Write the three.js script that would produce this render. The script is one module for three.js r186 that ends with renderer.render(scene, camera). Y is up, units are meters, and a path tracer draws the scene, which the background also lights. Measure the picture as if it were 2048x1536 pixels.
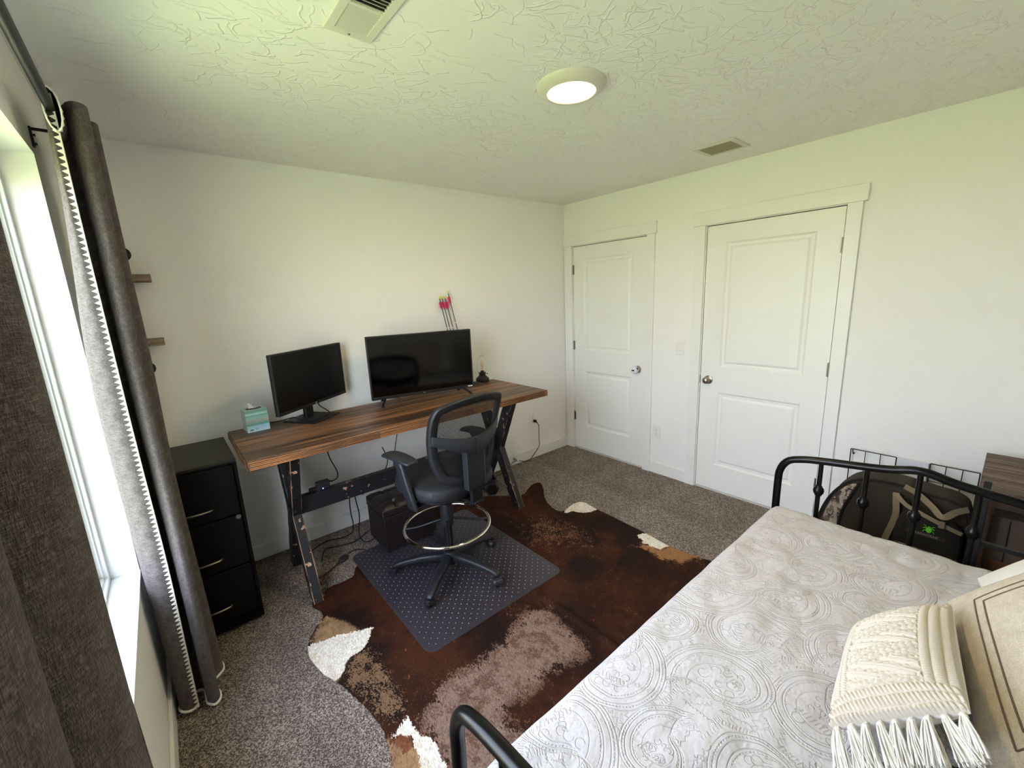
import * as THREE from 'three';
import { RoundedBoxGeometry } from 'three/addons/geometries/RoundedBoxGeometry.js';
import { mergeGeometries, mergeVertices } from 'three/addons/utils/BufferGeometryUtils.js';
import { RectAreaLightUniformsLib } from 'three/addons/lights/RectAreaLightUniformsLib.js';

// ───────────────────────── camera, sky, sun, exposure ─────────────────────────
const scene = new THREE.Scene();
const camera = new THREE.PerspectiveCamera(84.8, 2048 / 1536, 0.02, 400);
camera.fov = 2 * Math.atan(768 / 841.4) * 180 / Math.PI;
camera.rotation.order = 'YXZ';
camera.position.set(-3.2066, 1.6093, 2.98);
camera.rotation.set(-0.20726, -0.68951, -0.04408);
camera.updateProjectionMatrix();
scene.add(camera);

const renderer = new THREE.WebGLRenderer({ antialias: true });
renderer.toneMapping = THREE.LinearToneMapping;
renderer.toneMappingExposure = 3.0;
renderer.shadowMap.enabled = true;
renderer.shadowMap.type = THREE.PCFSoftShadowMap;
RectAreaLightUniformsLib.init();

const SKY = 5.0, SUN = 27, LAMP = 42;
const SUN_DIR = new THREE.Vector3(0.55, 0.8, 0.2).normalize();
{ // hazy bright sky: white towards the horizon, pale blue overhead
  const w = 64, h = 32, d = new Float32Array(w * h * 4);
  for (let j = 0; j < h; j++) for (let i = 0; i < w; i++) {
    const up = Math.max(0, ((j + 0.5) / h - 0.5) * 2), k = Math.pow(up, 0.7), o = (j * w + i) * 4;
    d[o] = 0.94 - 0.32 * k; d[o + 1] = 1.0 - 0.2 * k; d[o + 2] = 1.12 + 0.02 * k; d[o + 3] = 1;
  }
  const t = new THREE.DataTexture(d, w, h, THREE.RGBAFormat, THREE.FloatType);
  t.mapping = THREE.EquirectangularReflectionMapping; t.magFilter = THREE.LinearFilter; t.needsUpdate = true;
  scene.background = t;
}
scene.backgroundIntensity = SKY;
const sun = new THREE.DirectionalLight(0xfff1dc, SUN);
sun.name = 'sun_light';
sun.position.copy(SUN_DIR).multiplyScalar(30);
sun.castShadow = true;
Object.assign(sun.shadow.camera, { left: -15, right: 15, top: 15, bottom: -15, near: 1, far: 70 });
scene.add(sun);

// ───────────────────────── helpers ─────────────────────────
let seed = 12345;
const rnd = () => { seed = (seed * 1664525 + 1013904223) >>> 0; return seed / 4294967296; };
const rr = (a, b) => a + (b - a) * rnd();
const V = (x, y, z) => new THREE.Vector3(x, y, z);
const { lerp, clamp, smoothstep } = THREE.MathUtils;
const taken = new Map();
function numbered(n) { const k = taken.get(n) ?? 0; taken.set(n, k + 1); return k ? `${n}_${String(k).padStart(3, '0')}` : n; }
function plain(g) {
  let h = g.index ? g.toNonIndexed() : g;
  for (const k of Object.keys(h.attributes)) if (!['position', 'normal', 'uv'].includes(k)) h.deleteAttribute(k);
  if (!h.attributes.normal) h.computeVertexNormals();
  if (!h.attributes.uv) h.setAttribute('uv', new THREE.BufferAttribute(new Float32Array(h.attributes.position.count * 2), 2));
  return h;
}
const join = (gs) => { gs = gs.flat(); return gs.length === 1 ? gs[0] : mergeGeometries(gs.map(plain)); };
function boxUV(g, s = 1) {       // uv in metres, by the dominant axis of each face
  const h = plain(g), p = h.attributes.position, n = h.attributes.normal, uv = h.attributes.uv;
  for (let i = 0; i < p.count; i++) {
    const ax = Math.abs(n.getX(i)), ay = Math.abs(n.getY(i)), az = Math.abs(n.getZ(i));
    if (ay >= ax && ay >= az) uv.setXY(i, p.getX(i) * s, p.getZ(i) * s);
    else if (ax >= az) uv.setXY(i, p.getZ(i) * s, p.getY(i) * s);
    else uv.setXY(i, p.getX(i) * s, p.getY(i) * s);
  }
  return h;
}
function mesh(name, g, m, parent) {
  const o = new THREE.Mesh(join([g]), m);
  o.name = numbered(name); o.castShadow = o.receiveShadow = true;
  parent.add(o);
  return o;
}
function tag(o, label, category, group) { o.userData.label = label; o.userData.category = category; if (group) o.userData.group = group; return o; }
function thing(name, label, category, pos = [0, 0, 0], turn = 0, group) {
  const o = new THREE.Group(); o.name = numbered(name); scene.add(o);
  o.position.set(...pos); o.rotation.y = turn;
  return tag(o, label, category, group);
}
function struct(name, g, m, parent = scene) { const o = mesh(name, g, m, parent); if (parent === scene) o.userData.kind = 'structure'; return o; }
function structGroup(name, pos = [0, 0, 0], turn = 0) { const o = new THREE.Group(); o.name = numbered(name); o.position.set(...pos); o.rotation.y = turn; o.userData.kind = 'structure'; scene.add(o); return o; }
// geometry: boxes by their limits, tubes, rods, plates
const bx = (x0, x1, y0, y1, z0, z1, r = 0) => (r ? new RoundedBoxGeometry(x1 - x0, y1 - y0, z1 - z0, 2, Math.min(r, (x1 - x0) / 2.01, (y1 - y0) / 2.01, (z1 - z0) / 2.01)) : new THREE.BoxGeometry(x1 - x0, y1 - y0, z1 - z0)).translate((x0 + x1) / 2, (y0 + y1) / 2, (z0 + z1) / 2);
const tube = (pts, r, seg = 40, rad = 8, closed = false, tension = 0.5) => new THREE.TubeGeometry(new THREE.CatmullRomCurve3(pts.map((p) => V(...p)), closed, 'catmullrom', tension), seg, r, rad, closed);
function rod(a, b, r, r2 = r, n = 12) {
  const A = V(...a), B = V(...b), d = B.clone().sub(A);
  const g = new THREE.CylinderGeometry(r2, r, d.length(), n);
  g.applyQuaternion(new THREE.Quaternion().setFromUnitVectors(V(0, 1, 0), d.normalize()));
  const c = A.add(B).multiplyScalar(0.5);
  return g.translate(c.x, c.y, c.z);
}
function extrude(pts, depth, bevel = 0, holes = []) {   // outline in x,y; extruded along +z from 0 to depth
  const s = new THREE.Shape(pts.map((p) => new THREE.Vector2(...p)));
  for (const h of holes) s.holes.push(new THREE.Path(h.map((p) => new THREE.Vector2(...p))));
  const g = new THREE.ExtrudeGeometry(s, { depth: depth - 2 * bevel, bevelEnabled: bevel > 0, bevelThickness: bevel, bevelSize: bevel, bevelOffset: -bevel, bevelSegments: 2, curveSegments: 8 });
  return g.translate(0, 0, bevel);
}
function grid(nu, nv, f) {      // surface f(u,v) -> [x,y,z]; u,v in 0..1, uv = u,v
  const pos = [], uv = [], idx = [];
  for (let j = 0; j <= nv; j++) for (let i = 0; i <= nu; i++) { const u = i / nu, v = j / nv, p = f(u, v); pos.push(p[0], p[1], p[2]); uv.push(p[3] ?? u, p[4] ?? v); }
  for (let j = 0; j < nv; j++) for (let i = 0; i < nu; i++) { const a = j * (nu + 1) + i; idx.push(a, a + 1, a + nu + 1, a + 1, a + nu + 2, a + nu + 1); }
  const g = new THREE.BufferGeometry();
  g.setAttribute('position', new THREE.Float32BufferAttribute(pos, 3)); g.setAttribute('uv', new THREE.Float32BufferAttribute(uv, 2)); g.setIndex(idx); g.computeVertexNormals();
  return g;
}
function rings(list, closeEnds = true) {   // loft: list of closed loops with equal counts
  const n = list[0].length, pos = [], idx = [];
  for (const l of list) for (const p of l) pos.push(...p);
  for (let j = 0; j < list.length - 1; j++) for (let i = 0; i < n; i++) { const a = j * n + i, b = j * n + (i + 1) % n; idx.push(a, b, a + n, b, b + n, a + n); }
  if (closeEnds) for (const [j, flip] of [[0, true], [list.length - 1, false]]) {
    const c = [0, 1, 2].map((k) => list[j].reduce((s, p) => s + p[k], 0) / n), at = pos.length / 3; pos.push(...c);
    for (let i = 0; i < n; i++) { const a = j * n + i, b = j * n + (i + 1) % n; flip ? idx.push(b, a, at) : idx.push(a, b, at); }
  }
  const g = new THREE.BufferGeometry();
  g.setAttribute('position', new THREE.Float32BufferAttribute(pos, 3)); g.setIndex(idx); g.computeVertexNormals();
  return g;
}
const lathe = (pts, n = 32) => new THREE.LatheGeometry(pts.map((p) => new THREE.Vector2(...p)), n);
// noise: value noise that repeats every `per` cells, and sums of it
const H = (x, y, s) => { let h = (Math.imul(x, 374761393) + Math.imul(y, 668265263) + Math.imul(s, 974711)) | 0; h = Math.imul(h ^ (h >>> 13), 1274126177); return ((h ^ (h >>> 16)) >>> 0) / 4294967296; };
function vn(x, y, per = 1 << 20, s = 1) {
  const ix = Math.floor(x), iy = Math.floor(y), fx = x - ix, fy = y - iy, u = fx * fx * (3 - 2 * fx), v = fy * fy * (3 - 2 * fy);
  const m = (a) => ((a % per) + per) % per;
  return lerp(lerp(H(m(ix), m(iy), s), H(m(ix + 1), m(iy), s), u), lerp(H(m(ix), m(iy + 1), s), H(m(ix + 1), m(iy + 1), s), u), v);
}
const fbm = (x, y, per, oct = 4, s = 1) => { let a = 0.5, t = 0, w = 0; for (let i = 0; i < oct; i++) { t += a * vn(x, y, per, s + i); w += a; a *= 0.5; x *= 2; y *= 2; per *= 2; } return t / w; };
function tex(w, h, f, srgb = true, repeat) {   // f(u,v,i,j) -> [r,g,b] 0..255 or a number
  const d = new Uint8Array(w * h * 4);
  for (let j = 0; j < h; j++) for (let i = 0; i < w; i++) { const c = f(i / w, j / h, i, j), o = (j * w + i) * 4, k = typeof c === 'number'; d[o] = clamp(k ? c : c[0], 0, 255); d[o + 1] = clamp(k ? c : c[1], 0, 255); d[o + 2] = clamp(k ? c : c[2], 0, 255); d[o + 3] = 255; }
  const t = new THREE.DataTexture(d, w, h); t.wrapS = t.wrapT = THREE.RepeatWrapping; t.magFilter = THREE.LinearFilter; t.minFilter = THREE.LinearMipmapLinearFilter; t.generateMipmaps = true;
  if (srgb) t.colorSpace = THREE.SRGBColorSpace;
  if (repeat) t.repeat.set(...repeat);
  t.needsUpdate = true;
  return t;
}
function canvasTex(w, h, draw, srgb = true) {
  const c = document.createElement('canvas'); c.width = w; c.height = h; draw(c.getContext('2d'), w, h);
  const t = new THREE.CanvasTexture(c); t.wrapS = t.wrapT = THREE.RepeatWrapping; if (srgb) t.colorSpace = THREE.SRGBColorSpace;
  return t;
}
const mix3 = (a, b, t) => [lerp(a[0], b[0], t), lerp(a[1], b[1], t), lerp(a[2], b[2], t)];
const std = (color, roughness = 0.6, extra = {}) => new THREE.MeshStandardMaterial({ color, roughness, ...extra });
const phys = (color, roughness, extra = {}) => new THREE.MeshPhysicalMaterial({ color, roughness, ...extra });

// ───────────────────────── textures and materials ─────────────────────────
const carpetH = (u, v) => fbm(u * 150, v * 150, 150, 2, 3);
const carpetMap = tex(1024, 1024, (u, v) => {
  const n = carpetH(u, v), m = fbm(u * 5, v * 5, 5, 3, 9), s = vn(u * 300, v * 300, 300, 21);
  let c = mix3([92, 80, 72], [178, 163, 150], smoothstep(n, 0.28, 0.74));
  if (s > 0.82) c = mix3(c, [212, 198, 184], 0.5); else if (s < 0.15) c = mix3(c, [62, 52, 46], 0.55);
  const k = 0.88 + 0.24 * m; return [c[0] * k, c[1] * k, c[2] * k];
}, true, [1 / 0.62, 1 / 0.62]);
const carpetBump = tex(1024, 1024, (u, v) => 255 * (0.7 * carpetH(u, v) + 0.3 * vn(u * 200, v * 200, 200, 21)), false, [1 / 0.62, 1 / 0.62]);
const M = {};
M.carpet = std(0xffffff, 1, { map: carpetMap, bumpMap: carpetBump, bumpScale: 0.012 });
const wallBump = tex(512, 512, (u, v) => 255 * fbm(u * 60, v * 60, 60, 3, 5), false, [1 / 0.7, 1 / 0.7]);
M.wall = std(0xf4f2ee, 0.85, { bumpMap: wallBump, bumpScale: 0.0007 });
const knock = canvasTex(2048, 2048, (c, w, h) => {
  c.fillStyle = '#303030'; c.fillRect(0, 0, w, h); c.lineCap = 'round';
  const S = 2048 / 2.6;
  for (let patch = 0; patch < 150; patch++) {
    const px = rr(0, w), py = rr(0, h), dir = rr(-0.5, 0.5) + (rnd() < 0.2 ? 1.2 : 0), n = 6 + rnd() * 16;
    for (let k = 0; k < n; k++) {
      let x = px + rr(-0.24, 0.24) * S, y = py + rr(-0.16, 0.16) * S, a = dir + rr(-0.55, 0.55);
      const len = Math.floor(rr(3, 12)), pts = [[x, y]];
      for (let s = 0; s < len; s++) { a += rr(-0.6, 0.6); x += Math.cos(a) * 0.012 * S; y += Math.sin(a) * 0.012 * S; pts.push([x, y]); }
      c.strokeStyle = `rgba(255,255,255,${rr(0.25, 0.9)})`; c.lineWidth = rr(3, 7);
      for (const ox of [-w, 0, w]) for (const oy of [-h, 0, h]) { c.beginPath(); pts.forEach(([a0, b0], i) => (i ? c.lineTo(a0 + ox, b0 + oy) : c.moveTo(a0 + ox, b0 + oy))); c.stroke(); }
    }
  }
}, false);
knock.repeat.set(1 / 2.6, 1 / 2.6);
M.ceiling = std(0xf0efeb, 0.75, { bumpMap: knock, bumpScale: 0.003 });
M.trim = std(0xf0efea, 0.42);
M.door = std(0xf0efe9, 0.4, { bumpMap: wallBump, bumpScale: 0.0003 });
M.plastic = std(0xf0eee8, 0.35);
M.vinyl = std(0xf3f4f2, 0.35);
M.dark = std(0x0c0b0b, 0.6);
M.nickel = std(0xa59d92, 0.32, { metalness: 1 });
M.hinge = std(0x8b8378, 0.38, { metalness: 1 });
M.glass = phys(0xffffff, 0, { transmission: 1, thickness: 0, ior: 1.5 });
// coarse linen weave: a few thread tones, stretched both ways
function weave(a, b, s, size = 0.16) {
  const f = (u, v) => 0.5 * vn(u * 24, v * 180, 180, s) * 1 + 0.5 * vn(u * 180, v * 30, 180, s + 3);
  return { map: tex(512, 512, (u, v) => { const t = f(u, v), m = fbm(u * 6, v * 6, 6, 2, s + 7); return mix3(a, b, clamp(0.25 + (t - 0.5) * 1.5 + m * 0.5, 0, 1)); }, true, [1 / size, 1 / size]), bump: tex(512, 512, (u, v) => 255 * f(u, v), false, [1 / size, 1 / size]) };
}
const linenGrey = weave([64, 58, 56], [116, 108, 105], 40, 0.09);
M.curtain = std(0xffffff, 0.95, { map: linenGrey.map, bumpMap: linenGrey.bump, bumpScale: 0.001, side: THREE.DoubleSide });
const linenCream = weave([205, 192, 172], [232, 222, 206], 60, 0.12);
M.cream = std(0xffffff, 0.95, { map: linenCream.map, bumpMap: linenCream.bump, bumpScale: 0.001 });
M.white = std(0xeae6df, 0.9);
M.lace = std(0xf3efe6, 0.9);
M.yarn = std(0xd6ccbc, 0.95);
M.tassel = std(0xf0eee8, 0.95);
M.blackMetal = phys(0x050506, 0.3, { specularIntensity: 0.55 });
M.blackSatin = std(0x0f0f11, 0.45);
M.blackPlastic = std(0x1b1c20, 0.5);
M.chairPlastic = std(0x191b20, 0.5);
M.seat = std(0x1a1b20, 0.55, { bumpMap: linenGrey.bump, bumpScale: 0.0004 });
M.chrome = std(0xe8e6e0, 0.06, { metalness: 1 });
M.screen = phys(0x030304, 0.09, { specularIntensity: 0.6 });
M.screenMatt = phys(0x050405, 0.32, { specularIntensity: 0.4 });
M.cable = std(0x0d0e10, 0.5);
M.cabinet = phys(0x040405, 0.4, { specularIntensity: 0.5 });
M.cabinetTop = std(0x17160f, 0.55);
M.leather = phys(0x1d1416, 0.42, { bumpMap: wallBump, bumpScale: 0.0006 });
// dark stained desk timber: long streaks along x
function woodTex(w, h, L, D, a, b, dk, s) {
  return tex(w, h, (u, v) => {
    const x = u * L, y = v * D, wv = fbm(x * 1.6, y * 4, 512, 3, s) * 0.05;
    const band = fbm(x * 0.9, (y + wv) * 26, 4096, 3, s + 4), fine = fbm(x * 3.5, (y + wv) * 170, 8192, 2, s + 8), blot = fbm(x * 2.2, y * 9, 1024, 3, s + 11);
    let c = mix3(a, b, smoothstep(band * 0.62 + fine * 0.34 + blot * 0.16, 0.42, 0.7));
    if (fine < 0.34) c = mix3(c, dk, (0.34 - fine) * 3.2);
    return mix3(c, dk, smoothstep(blot, 0.58, 0.85) * 0.55);
  });
}
M.deskTop = std(0xffffff, 0.42, { map: woodTex(2048, 768, 1.95, 0.68, [66, 43, 27], [148, 102, 66], [28, 19, 13], 70), bumpMap: tex(1024, 512, (u, v) => 255 * fbm(u * 8, v * 110, 1024, 2, 78), false), bumpScale: 0.0012 });
M.deskEdge = std(0xffffff, 0.6, { map: tex(1024, 64, (u, v) => { const k = fbm(u * 6, v * 9, 64, 2, 88); return mix3([58, 34, 18], [186, 128, 78], smoothstep(k, 0.3, 0.72)); }) });
// painted black timber with chips to bare wood
const chipped = tex(512, 512, (u, v) => {
  const n = fbm(u * 22, v * 22, 22, 3, 91), g = fbm(u * 7, v * 60, 60, 2, 95);
  let c = mix3([14, 14, 18], [32, 31, 36], g);
  if (n > 0.765) c = mix3([150, 112, 88], [214, 178, 150], g);
  return c;
}, true, [1 / 0.55, 1 / 0.55]);
M.chippedBlack = std(0xffffff, 0.48, { map: chipped });
M.bareWood = std(0xb08b6c, 0.8);
M.shelfWood = std(0xffffff, 0.7, { map: woodTex(256, 128, 0.4, 0.2, [92, 76, 60], [140, 118, 96], [58, 46, 36], 120) });
const greyWood = woodTex(512, 128, 0.6, 0.12, [84, 66, 56], [132, 108, 94], [56, 42, 36], 130);
M.slatWood = std(0xffffff, 0.65, { map: greyWood });
M.boxGrey = std(0x5d5048, 0.85);
M.olive = std(0x2e271c, 0.92, { bumpMap: linenGrey.bump, bumpScale: 0.001 });
M.oliveDark = std(0x1b1710, 0.92, { bumpMap: linenGrey.bump, bumpScale: 0.001 });
M.webbing = std(0x83745a, 0.9, { bumpMap: linenGrey.bump, bumpScale: 0.001 });
M.camo = std(0xffffff, 0.9, { map: tex(512, 512, (u, v) => {
  const a = fbm(u * 9, v * 9, 9, 4, 140), b = fbm(u * 26, v * 14, 28, 3, 150), t = Math.abs(fbm(u * 14 + 3, v * 20, 40, 3, 160) - 0.5);
  let c = mix3([54, 44, 36], [118, 102, 86], smoothstep(a, 0.35, 0.65)); if (b > 0.56) c = mix3(c, [176, 160, 142], 0.75); if (t < 0.022) c = mix3(c, [205, 190, 170], 0.8); return c;
}) });
M.paper = std(0xdedee6, 0.8);
M.paint = std(0xd8d4c8, 0.4);

// ───────────────────────── room shell ─────────────────────────
const W = -3.42, D = 3.5, HT = 2.44, TH = 0.16;
struct('floor', boxUV(bx(W - TH, TH, -0.12, 0, -TH, D + TH)), M.carpet);
struct('ceiling', boxUV(bx(W - TH, TH, HT, HT + 0.16, -TH, D + TH)), M.ceiling);
struct('wall_back', boxUV(bx(W - TH, TH, 0, HT, -TH, 0)), M.wall);
struct('wall_front', boxUV(bx(W - TH, TH, 0, HT, D, D + TH)), M.wall);
const D1 = [0.107, 0.927, 2.045], D2 = [1.421, 2.247, 2.045];   // door openings: z from, z to, height
const WIN = [0.857, 2.42, 0.6, 2.125];                         // window opening: z from, z to, y from, y to
{ // door wall: outline in (z, y), extruded outward
  const hole = ([a, b, h]) => [[a, 0.001], [b, 0.001], [b, h], [a, h]];
  const g = extrude([[0, 0], [D, 0], [D, HT], [0, HT]], TH, 0, [hole(D1), hole(D2)]);
  g.rotateY(-Math.PI / 2).translate(TH, 0, 0);
  struct('wall_right', boxUV(g), M.wall);
  const g2 = extrude([[0, 0], [D, 0], [D, HT], [0, HT]], TH, 0, [[[WIN[0], WIN[2]], [WIN[1], WIN[2]], [WIN[1], WIN[3]], [WIN[0], WIN[3]]]]);
  g2.rotateY(-Math.PI / 2).translate(W, 0, 0);
  struct('wall_left', boxUV(g2), M.wall);
}
const BH = 0.1, BT = 0.014;
const board = (x0, x1, z0, z1) => bx(x0, x1, 0, BH, z0, z1, 0.004);
struct('baseboard_back', board(W, 0, 0, BT), M.trim);
struct('baseboard_right', join([board(-BT, 0, 1.003, 1.338), board(-BT, 0, 2.325, D)]), M.trim);
struct('baseboard_left', board(W, W + BT, BT, D), M.trim);
struct('baseboard_front', board(W, 0, D - BT, D), M.trim);
// casings: flat boards, a wider head that overhangs the legs
function casing(name, z0, z1, hz0, hz1, wl, wr) {
  const t = structGroup(name);
  mesh('casing_leg', bx(-0.019, 0, 0, 2.05, z0 - wl, z0 - 0.004, 0.002), M.trim, t);
  mesh('casing_leg', bx(-0.019, 0, 0, 2.05, z1 + 0.004, z1 + wr, 0.002), M.trim, t);
  mesh('casing_head', bx(-0.025, 0, 2.05, 2.143, hz0, hz1, 0.002), M.trim, t);
}
casing('trim_1', D1[0], D1[1], 0.002, 1.016, 0.1, 0.076);
casing('trim_2', D2[0], D2[1], 1.325, 2.343, 0.082, 0.076);
// moulded two-panel doors, width along local x, face towards local +z
function doorSlab(w, h, t, panels) {
  const parts = [extrude([[0, 0], [w, 0], [w, h], [0, h]], t, 0, panels.map(([a, b, c, d]) => [[a, c], [b, c], [b, d], [a, d]]))];
  for (const [a, b, c, d] of panels) {
    const loop = (i, z) => [[a + i, c + i, z], [b - i, c + i, z], [b - i, d - i, z], [a + i, d - i, z]];
    const L = [loop(0, t), loop(0.012, t - 0.009), loop(0.03, t - 0.010), loop(0.044, t - 0.0025), loop(0.05, t - 0.002)];
    const pos = []; const quad = (p, q, r, s) => pos.push(...p, ...q, ...r, ...p, ...r, ...s);
    for (let k = 0; k < L.length - 1; k++) for (let i = 0; i < 4; i++) quad(L[k][i], L[k][(i + 1) % 4], L[k + 1][(i + 1) % 4], L[k + 1][i]);
    quad(...L[L.length - 1]);
    const g = new THREE.BufferGeometry(); g.setAttribute('position', new THREE.Float32BufferAttribute(pos, 3)); g.computeVertexNormals();
    parts.push(g);
  }
  return join(parts);
}
function knob(parent, x, y, z, m, cover) {
  const k = mesh('door_knob', join([
    lathe([[0, 0.062], [0.012, 0.061], [0.024, 0.054], [0.0275, 0.044], [0.024, 0.034], [0.014, 0.028], [0.0115, 0.02], [0.0115, 0.008], [0.03, 0.007], [0.033, 0.003], [0.033, 0]], 28).rotateX(Math.PI / 2).translate(x, y, z)]), m, parent);
  if (cover) {
    mesh('knob_cover', lathe([[0, 0.075], [0.016, 0.0745], [0.029, 0.068], [0.035, 0.055], [0.035, 0.036], [0.03, 0.027], [0.022, 0.025]], 28).rotateX(Math.PI / 2).translate(x, y, z), std(0xe9e8f0, 0.35), k).userData.label = 'white childproof cover over the knob';
    mesh('cover_slot', join([bx(x - 0.013, x + 0.013, y - 0.006, y + 0.006, z + 0.0735, z + 0.0765, 0.003), bx(x + 0.017, x + 0.035, y + 0.004, y + 0.024, z + 0.048, z + 0.06, 0.004)]), M.dark, k);
  }
}
function makeDoor(name, [z0, z1, h], hingeLeft, panels, knobX, knobY, cover, hinges) {
  const w = z1 - z0 - 0.008, t = structGroup(name, [0, 0, z0 + 0.004], -Math.PI / 2);
  mesh('door_panel', doorSlab(w, h - 0.02, 0.035, panels.map(([a, b, c, d]) => [a - z0, b - z0, c - 0.014, d - 0.014])).translate(0, 0.014, -0.04), M.door, t);
  mesh('door_jamb', join([bx(-0.003, w + 0.003, 0, h - 0.001, -0.15, -0.06), bx(-0.0035, -0.0005, 0, h, -0.06, -0.041), bx(w + 0.0005, w + 0.0035, 0, h, -0.06, -0.041)]), M.trim, t);
  knob(t, knobX - z0, knobY, -0.005, M.nickel, cover);
  const hx = hingeLeft ? -0.002 : w + 0.002;
  for (const y of hinges) mesh('hinge', join([rod([hx, y - 0.045, 0.002], [hx, y + 0.045, 0.002], 0.0065), bx(hx - 0.011, hx + 0.011, y - 0.044, y + 0.044, -0.004, -0.001)]), M.hinge, t);
  mesh('latch_plate', bx((hingeLeft ? w : -0.004), (hingeLeft ? w + 0.004 : 0), knobY - 0.03, knobY + 0.03, -0.006, 0.0025), M.hinge, t);
}
makeDoor('door_1', D1, true, [[0.232, 0.782, 1.045, 1.92], [0.245, 0.78, 0.26, 0.836]], 0.85, 0.918, true, [1.827, 1.09, 0.351]);
makeDoor('door_2', D2, false, [[1.557, 2.105, 1.01, 1.917], [1.557, 2.105, 0.222, 0.812]], 1.482, 0.904, false, [1.818, 1.062, 0.278]);
{ // window: vinyl frame, two sashes of a slider with panes, sill board
  const t = structGroup('window_1', [W - 0.085, 0, 0]);
  const [a, b, c, d] = WIN;
  const frame = (z0, z1, y0, y1, w, x0, x1) => join([bx(x0, x1, y0, y0 + w, z0, z1), bx(x0, x1, y1 - w, y1, z0, z1), bx(x0, x1, y0 + w, y1 - w, z0, z0 + w), bx(x0, x1, y0 + w, y1 - w, z1 - w, z1)]);
  mesh('window_frame', join([frame(a, b, c, d, 0.026, -0.06, 0.0), frame(a + 0.026, b - 0.026, c + 0.026, d - 0.026, 0.012, -0.06, -0.012)]), M.vinyl, t);
  const mid = (a + b) / 2;
  for (const [z0, z1, x] of [[a + 0.036, mid + 0.02, -0.03], [mid - 0.02, b - 0.036, -0.05]]) {
    const s = mesh('sash', join([frame(z0, z1, c + 0.036, d - 0.036, 0.034, x - 0.018, x + 0.004), frame(z0 + 0.034, z1 - 0.034, c + 0.07, d - 0.07, 0.009, x - 0.014, x - 0.006)]), M.vinyl, t);
    mesh('pane', bx(x - 0.0115, x - 0.0085, c + 0.07, d - 0.07, z0 + 0.034, z1 - 0.034), M.glass, s);
  }
  struct('trim_3', join([bx(W - 0.085, W + 0.004, c - 0.012, c + 0.006, a + 0.001, b - 0.001, 0.002)]), M.trim);
}
// lawn beyond the window
struct('lawn', boxUV(bx(-80, W - TH - 0.05, -0.6, -0.45, -70, 70)), std(0xffffff, 1, { map: tex(256, 256, (u, v) => mix3([114, 126, 80], [140, 150, 102], fbm(u * 30, v * 30, 30, 3, 170))) }));

// ───────────────────────── fittings on walls and ceiling ─────────────────────────
{ // LED disc light, on
  const [lx, lz] = [-1.748, 1.676];
  const t = thing('ceiling_light', 'round white flush ceiling light, switched on with a warm glow', 'ceiling light', [lx, HT, lz]);
  mesh('trim_ring', lathe([[0.1, -0.03], [0.106, -0.031], [0.125, -0.021], [0.14, -0.008], [0.142, 0]], 56), M.paint, t);
  const lens = mesh('lens', lathe([[0, -0.033], [0.06, -0.0325], [0.092, -0.0305], [0.1, -0.027]], 56), new THREE.MeshStandardMaterial({ color: 0xfff2de, roughness: 0.5, emissive: 0xffdfae, emissiveIntensity: 1.5 }), t);
  lens.castShadow = false;
  const l = new THREE.RectAreaLight(0xffe0b4, LAMP, 0.17, 0.17); l.name = 'ceiling_lamp_light'; l.position.set(lx, HT - 0.036, lz); l.lookAt(lx, 0, lz); scene.add(l);
}
function register(name, label, x0, x1, z0, z1, border, groups, n, slatMat, ductMat = std(0x35382c, 0.9)) {
  const t = thing(name, label, 'vent', [0, HT, 0]);
  const hole = (a, b, c, d) => [[a, c], [b, c], [b, d], [a, d]];
  const holes = groups.map(([c, d]) => hole(x0 + border, x1 - border, c, d));
  const plate = extrude(hole(x0, x1, z0, z1), 0.009, 0.003, holes); plate.rotateX(Math.PI / 2);
  mesh('frame', plate, M.paint, t);
  mesh('duct', bx(x0 + border - 0.004, x1 - border + 0.004, 0.0, 0.002, z0 + border - 0.004, z1 - border + 0.004).translate(0, -0.0022, 0), ductMat, t);
  groups.forEach(([c, d], k) => {
    for (let i = 0; i < n; i++) {
      const z = lerp(c, d, (i + 0.5) / n), ang = (k % 2 ? 1 : -1) * 0.75;
      mesh('slat', new THREE.BoxGeometry(x1 - x0 - 2 * border, 0.0012, (d - c) / n * 0.82).rotateX(ang).translate((x0 + x1) / 2, -0.006, z), slatMat, t);
    }
  });
  return t;
}
{
  const t = register('supply_vent', 'white louvred ceiling register near the top edge, over the curtain side', -2.672, -2.521, 1.5, 1.83, 0.028, [[1.53, 1.652], [1.664, 1.8]], 9, M.paint);
  mesh('screw', new THREE.SphereGeometry(0.0045, 10, 6).scale(1, 0.5, 1).translate(-2.597, -0.0095, 1.515), std(0x8a8a78, 0.4, { metalness: 0.8 }), t);
  register('exhaust_vent', 'small beige-grilled ceiling vent close to the door wall', -0.512, -0.28, 1.546, 1.796, 0.03, [[1.578, 1.766]], 14, std(0xa8a480, 0.7), std(0x8a8566, 0.9));
}
{ // rocker switch and outlets
  const t = thing('light_switch', 'white rocker light switch on the wall between the two doors', 'light switch', [0, 1.139, 1.246], -Math.PI / 2);
  mesh('plate', bx(-0.037, 0.037, -0.059, 0.059, 0, 0.006, 0.003), M.plastic, t);
  mesh('rocker', bx(-0.0165, 0.0165, -0.033, 0.033, 0.005, 0.009, 0.002).rotateX(0.04), M.plastic, t);
}
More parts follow.
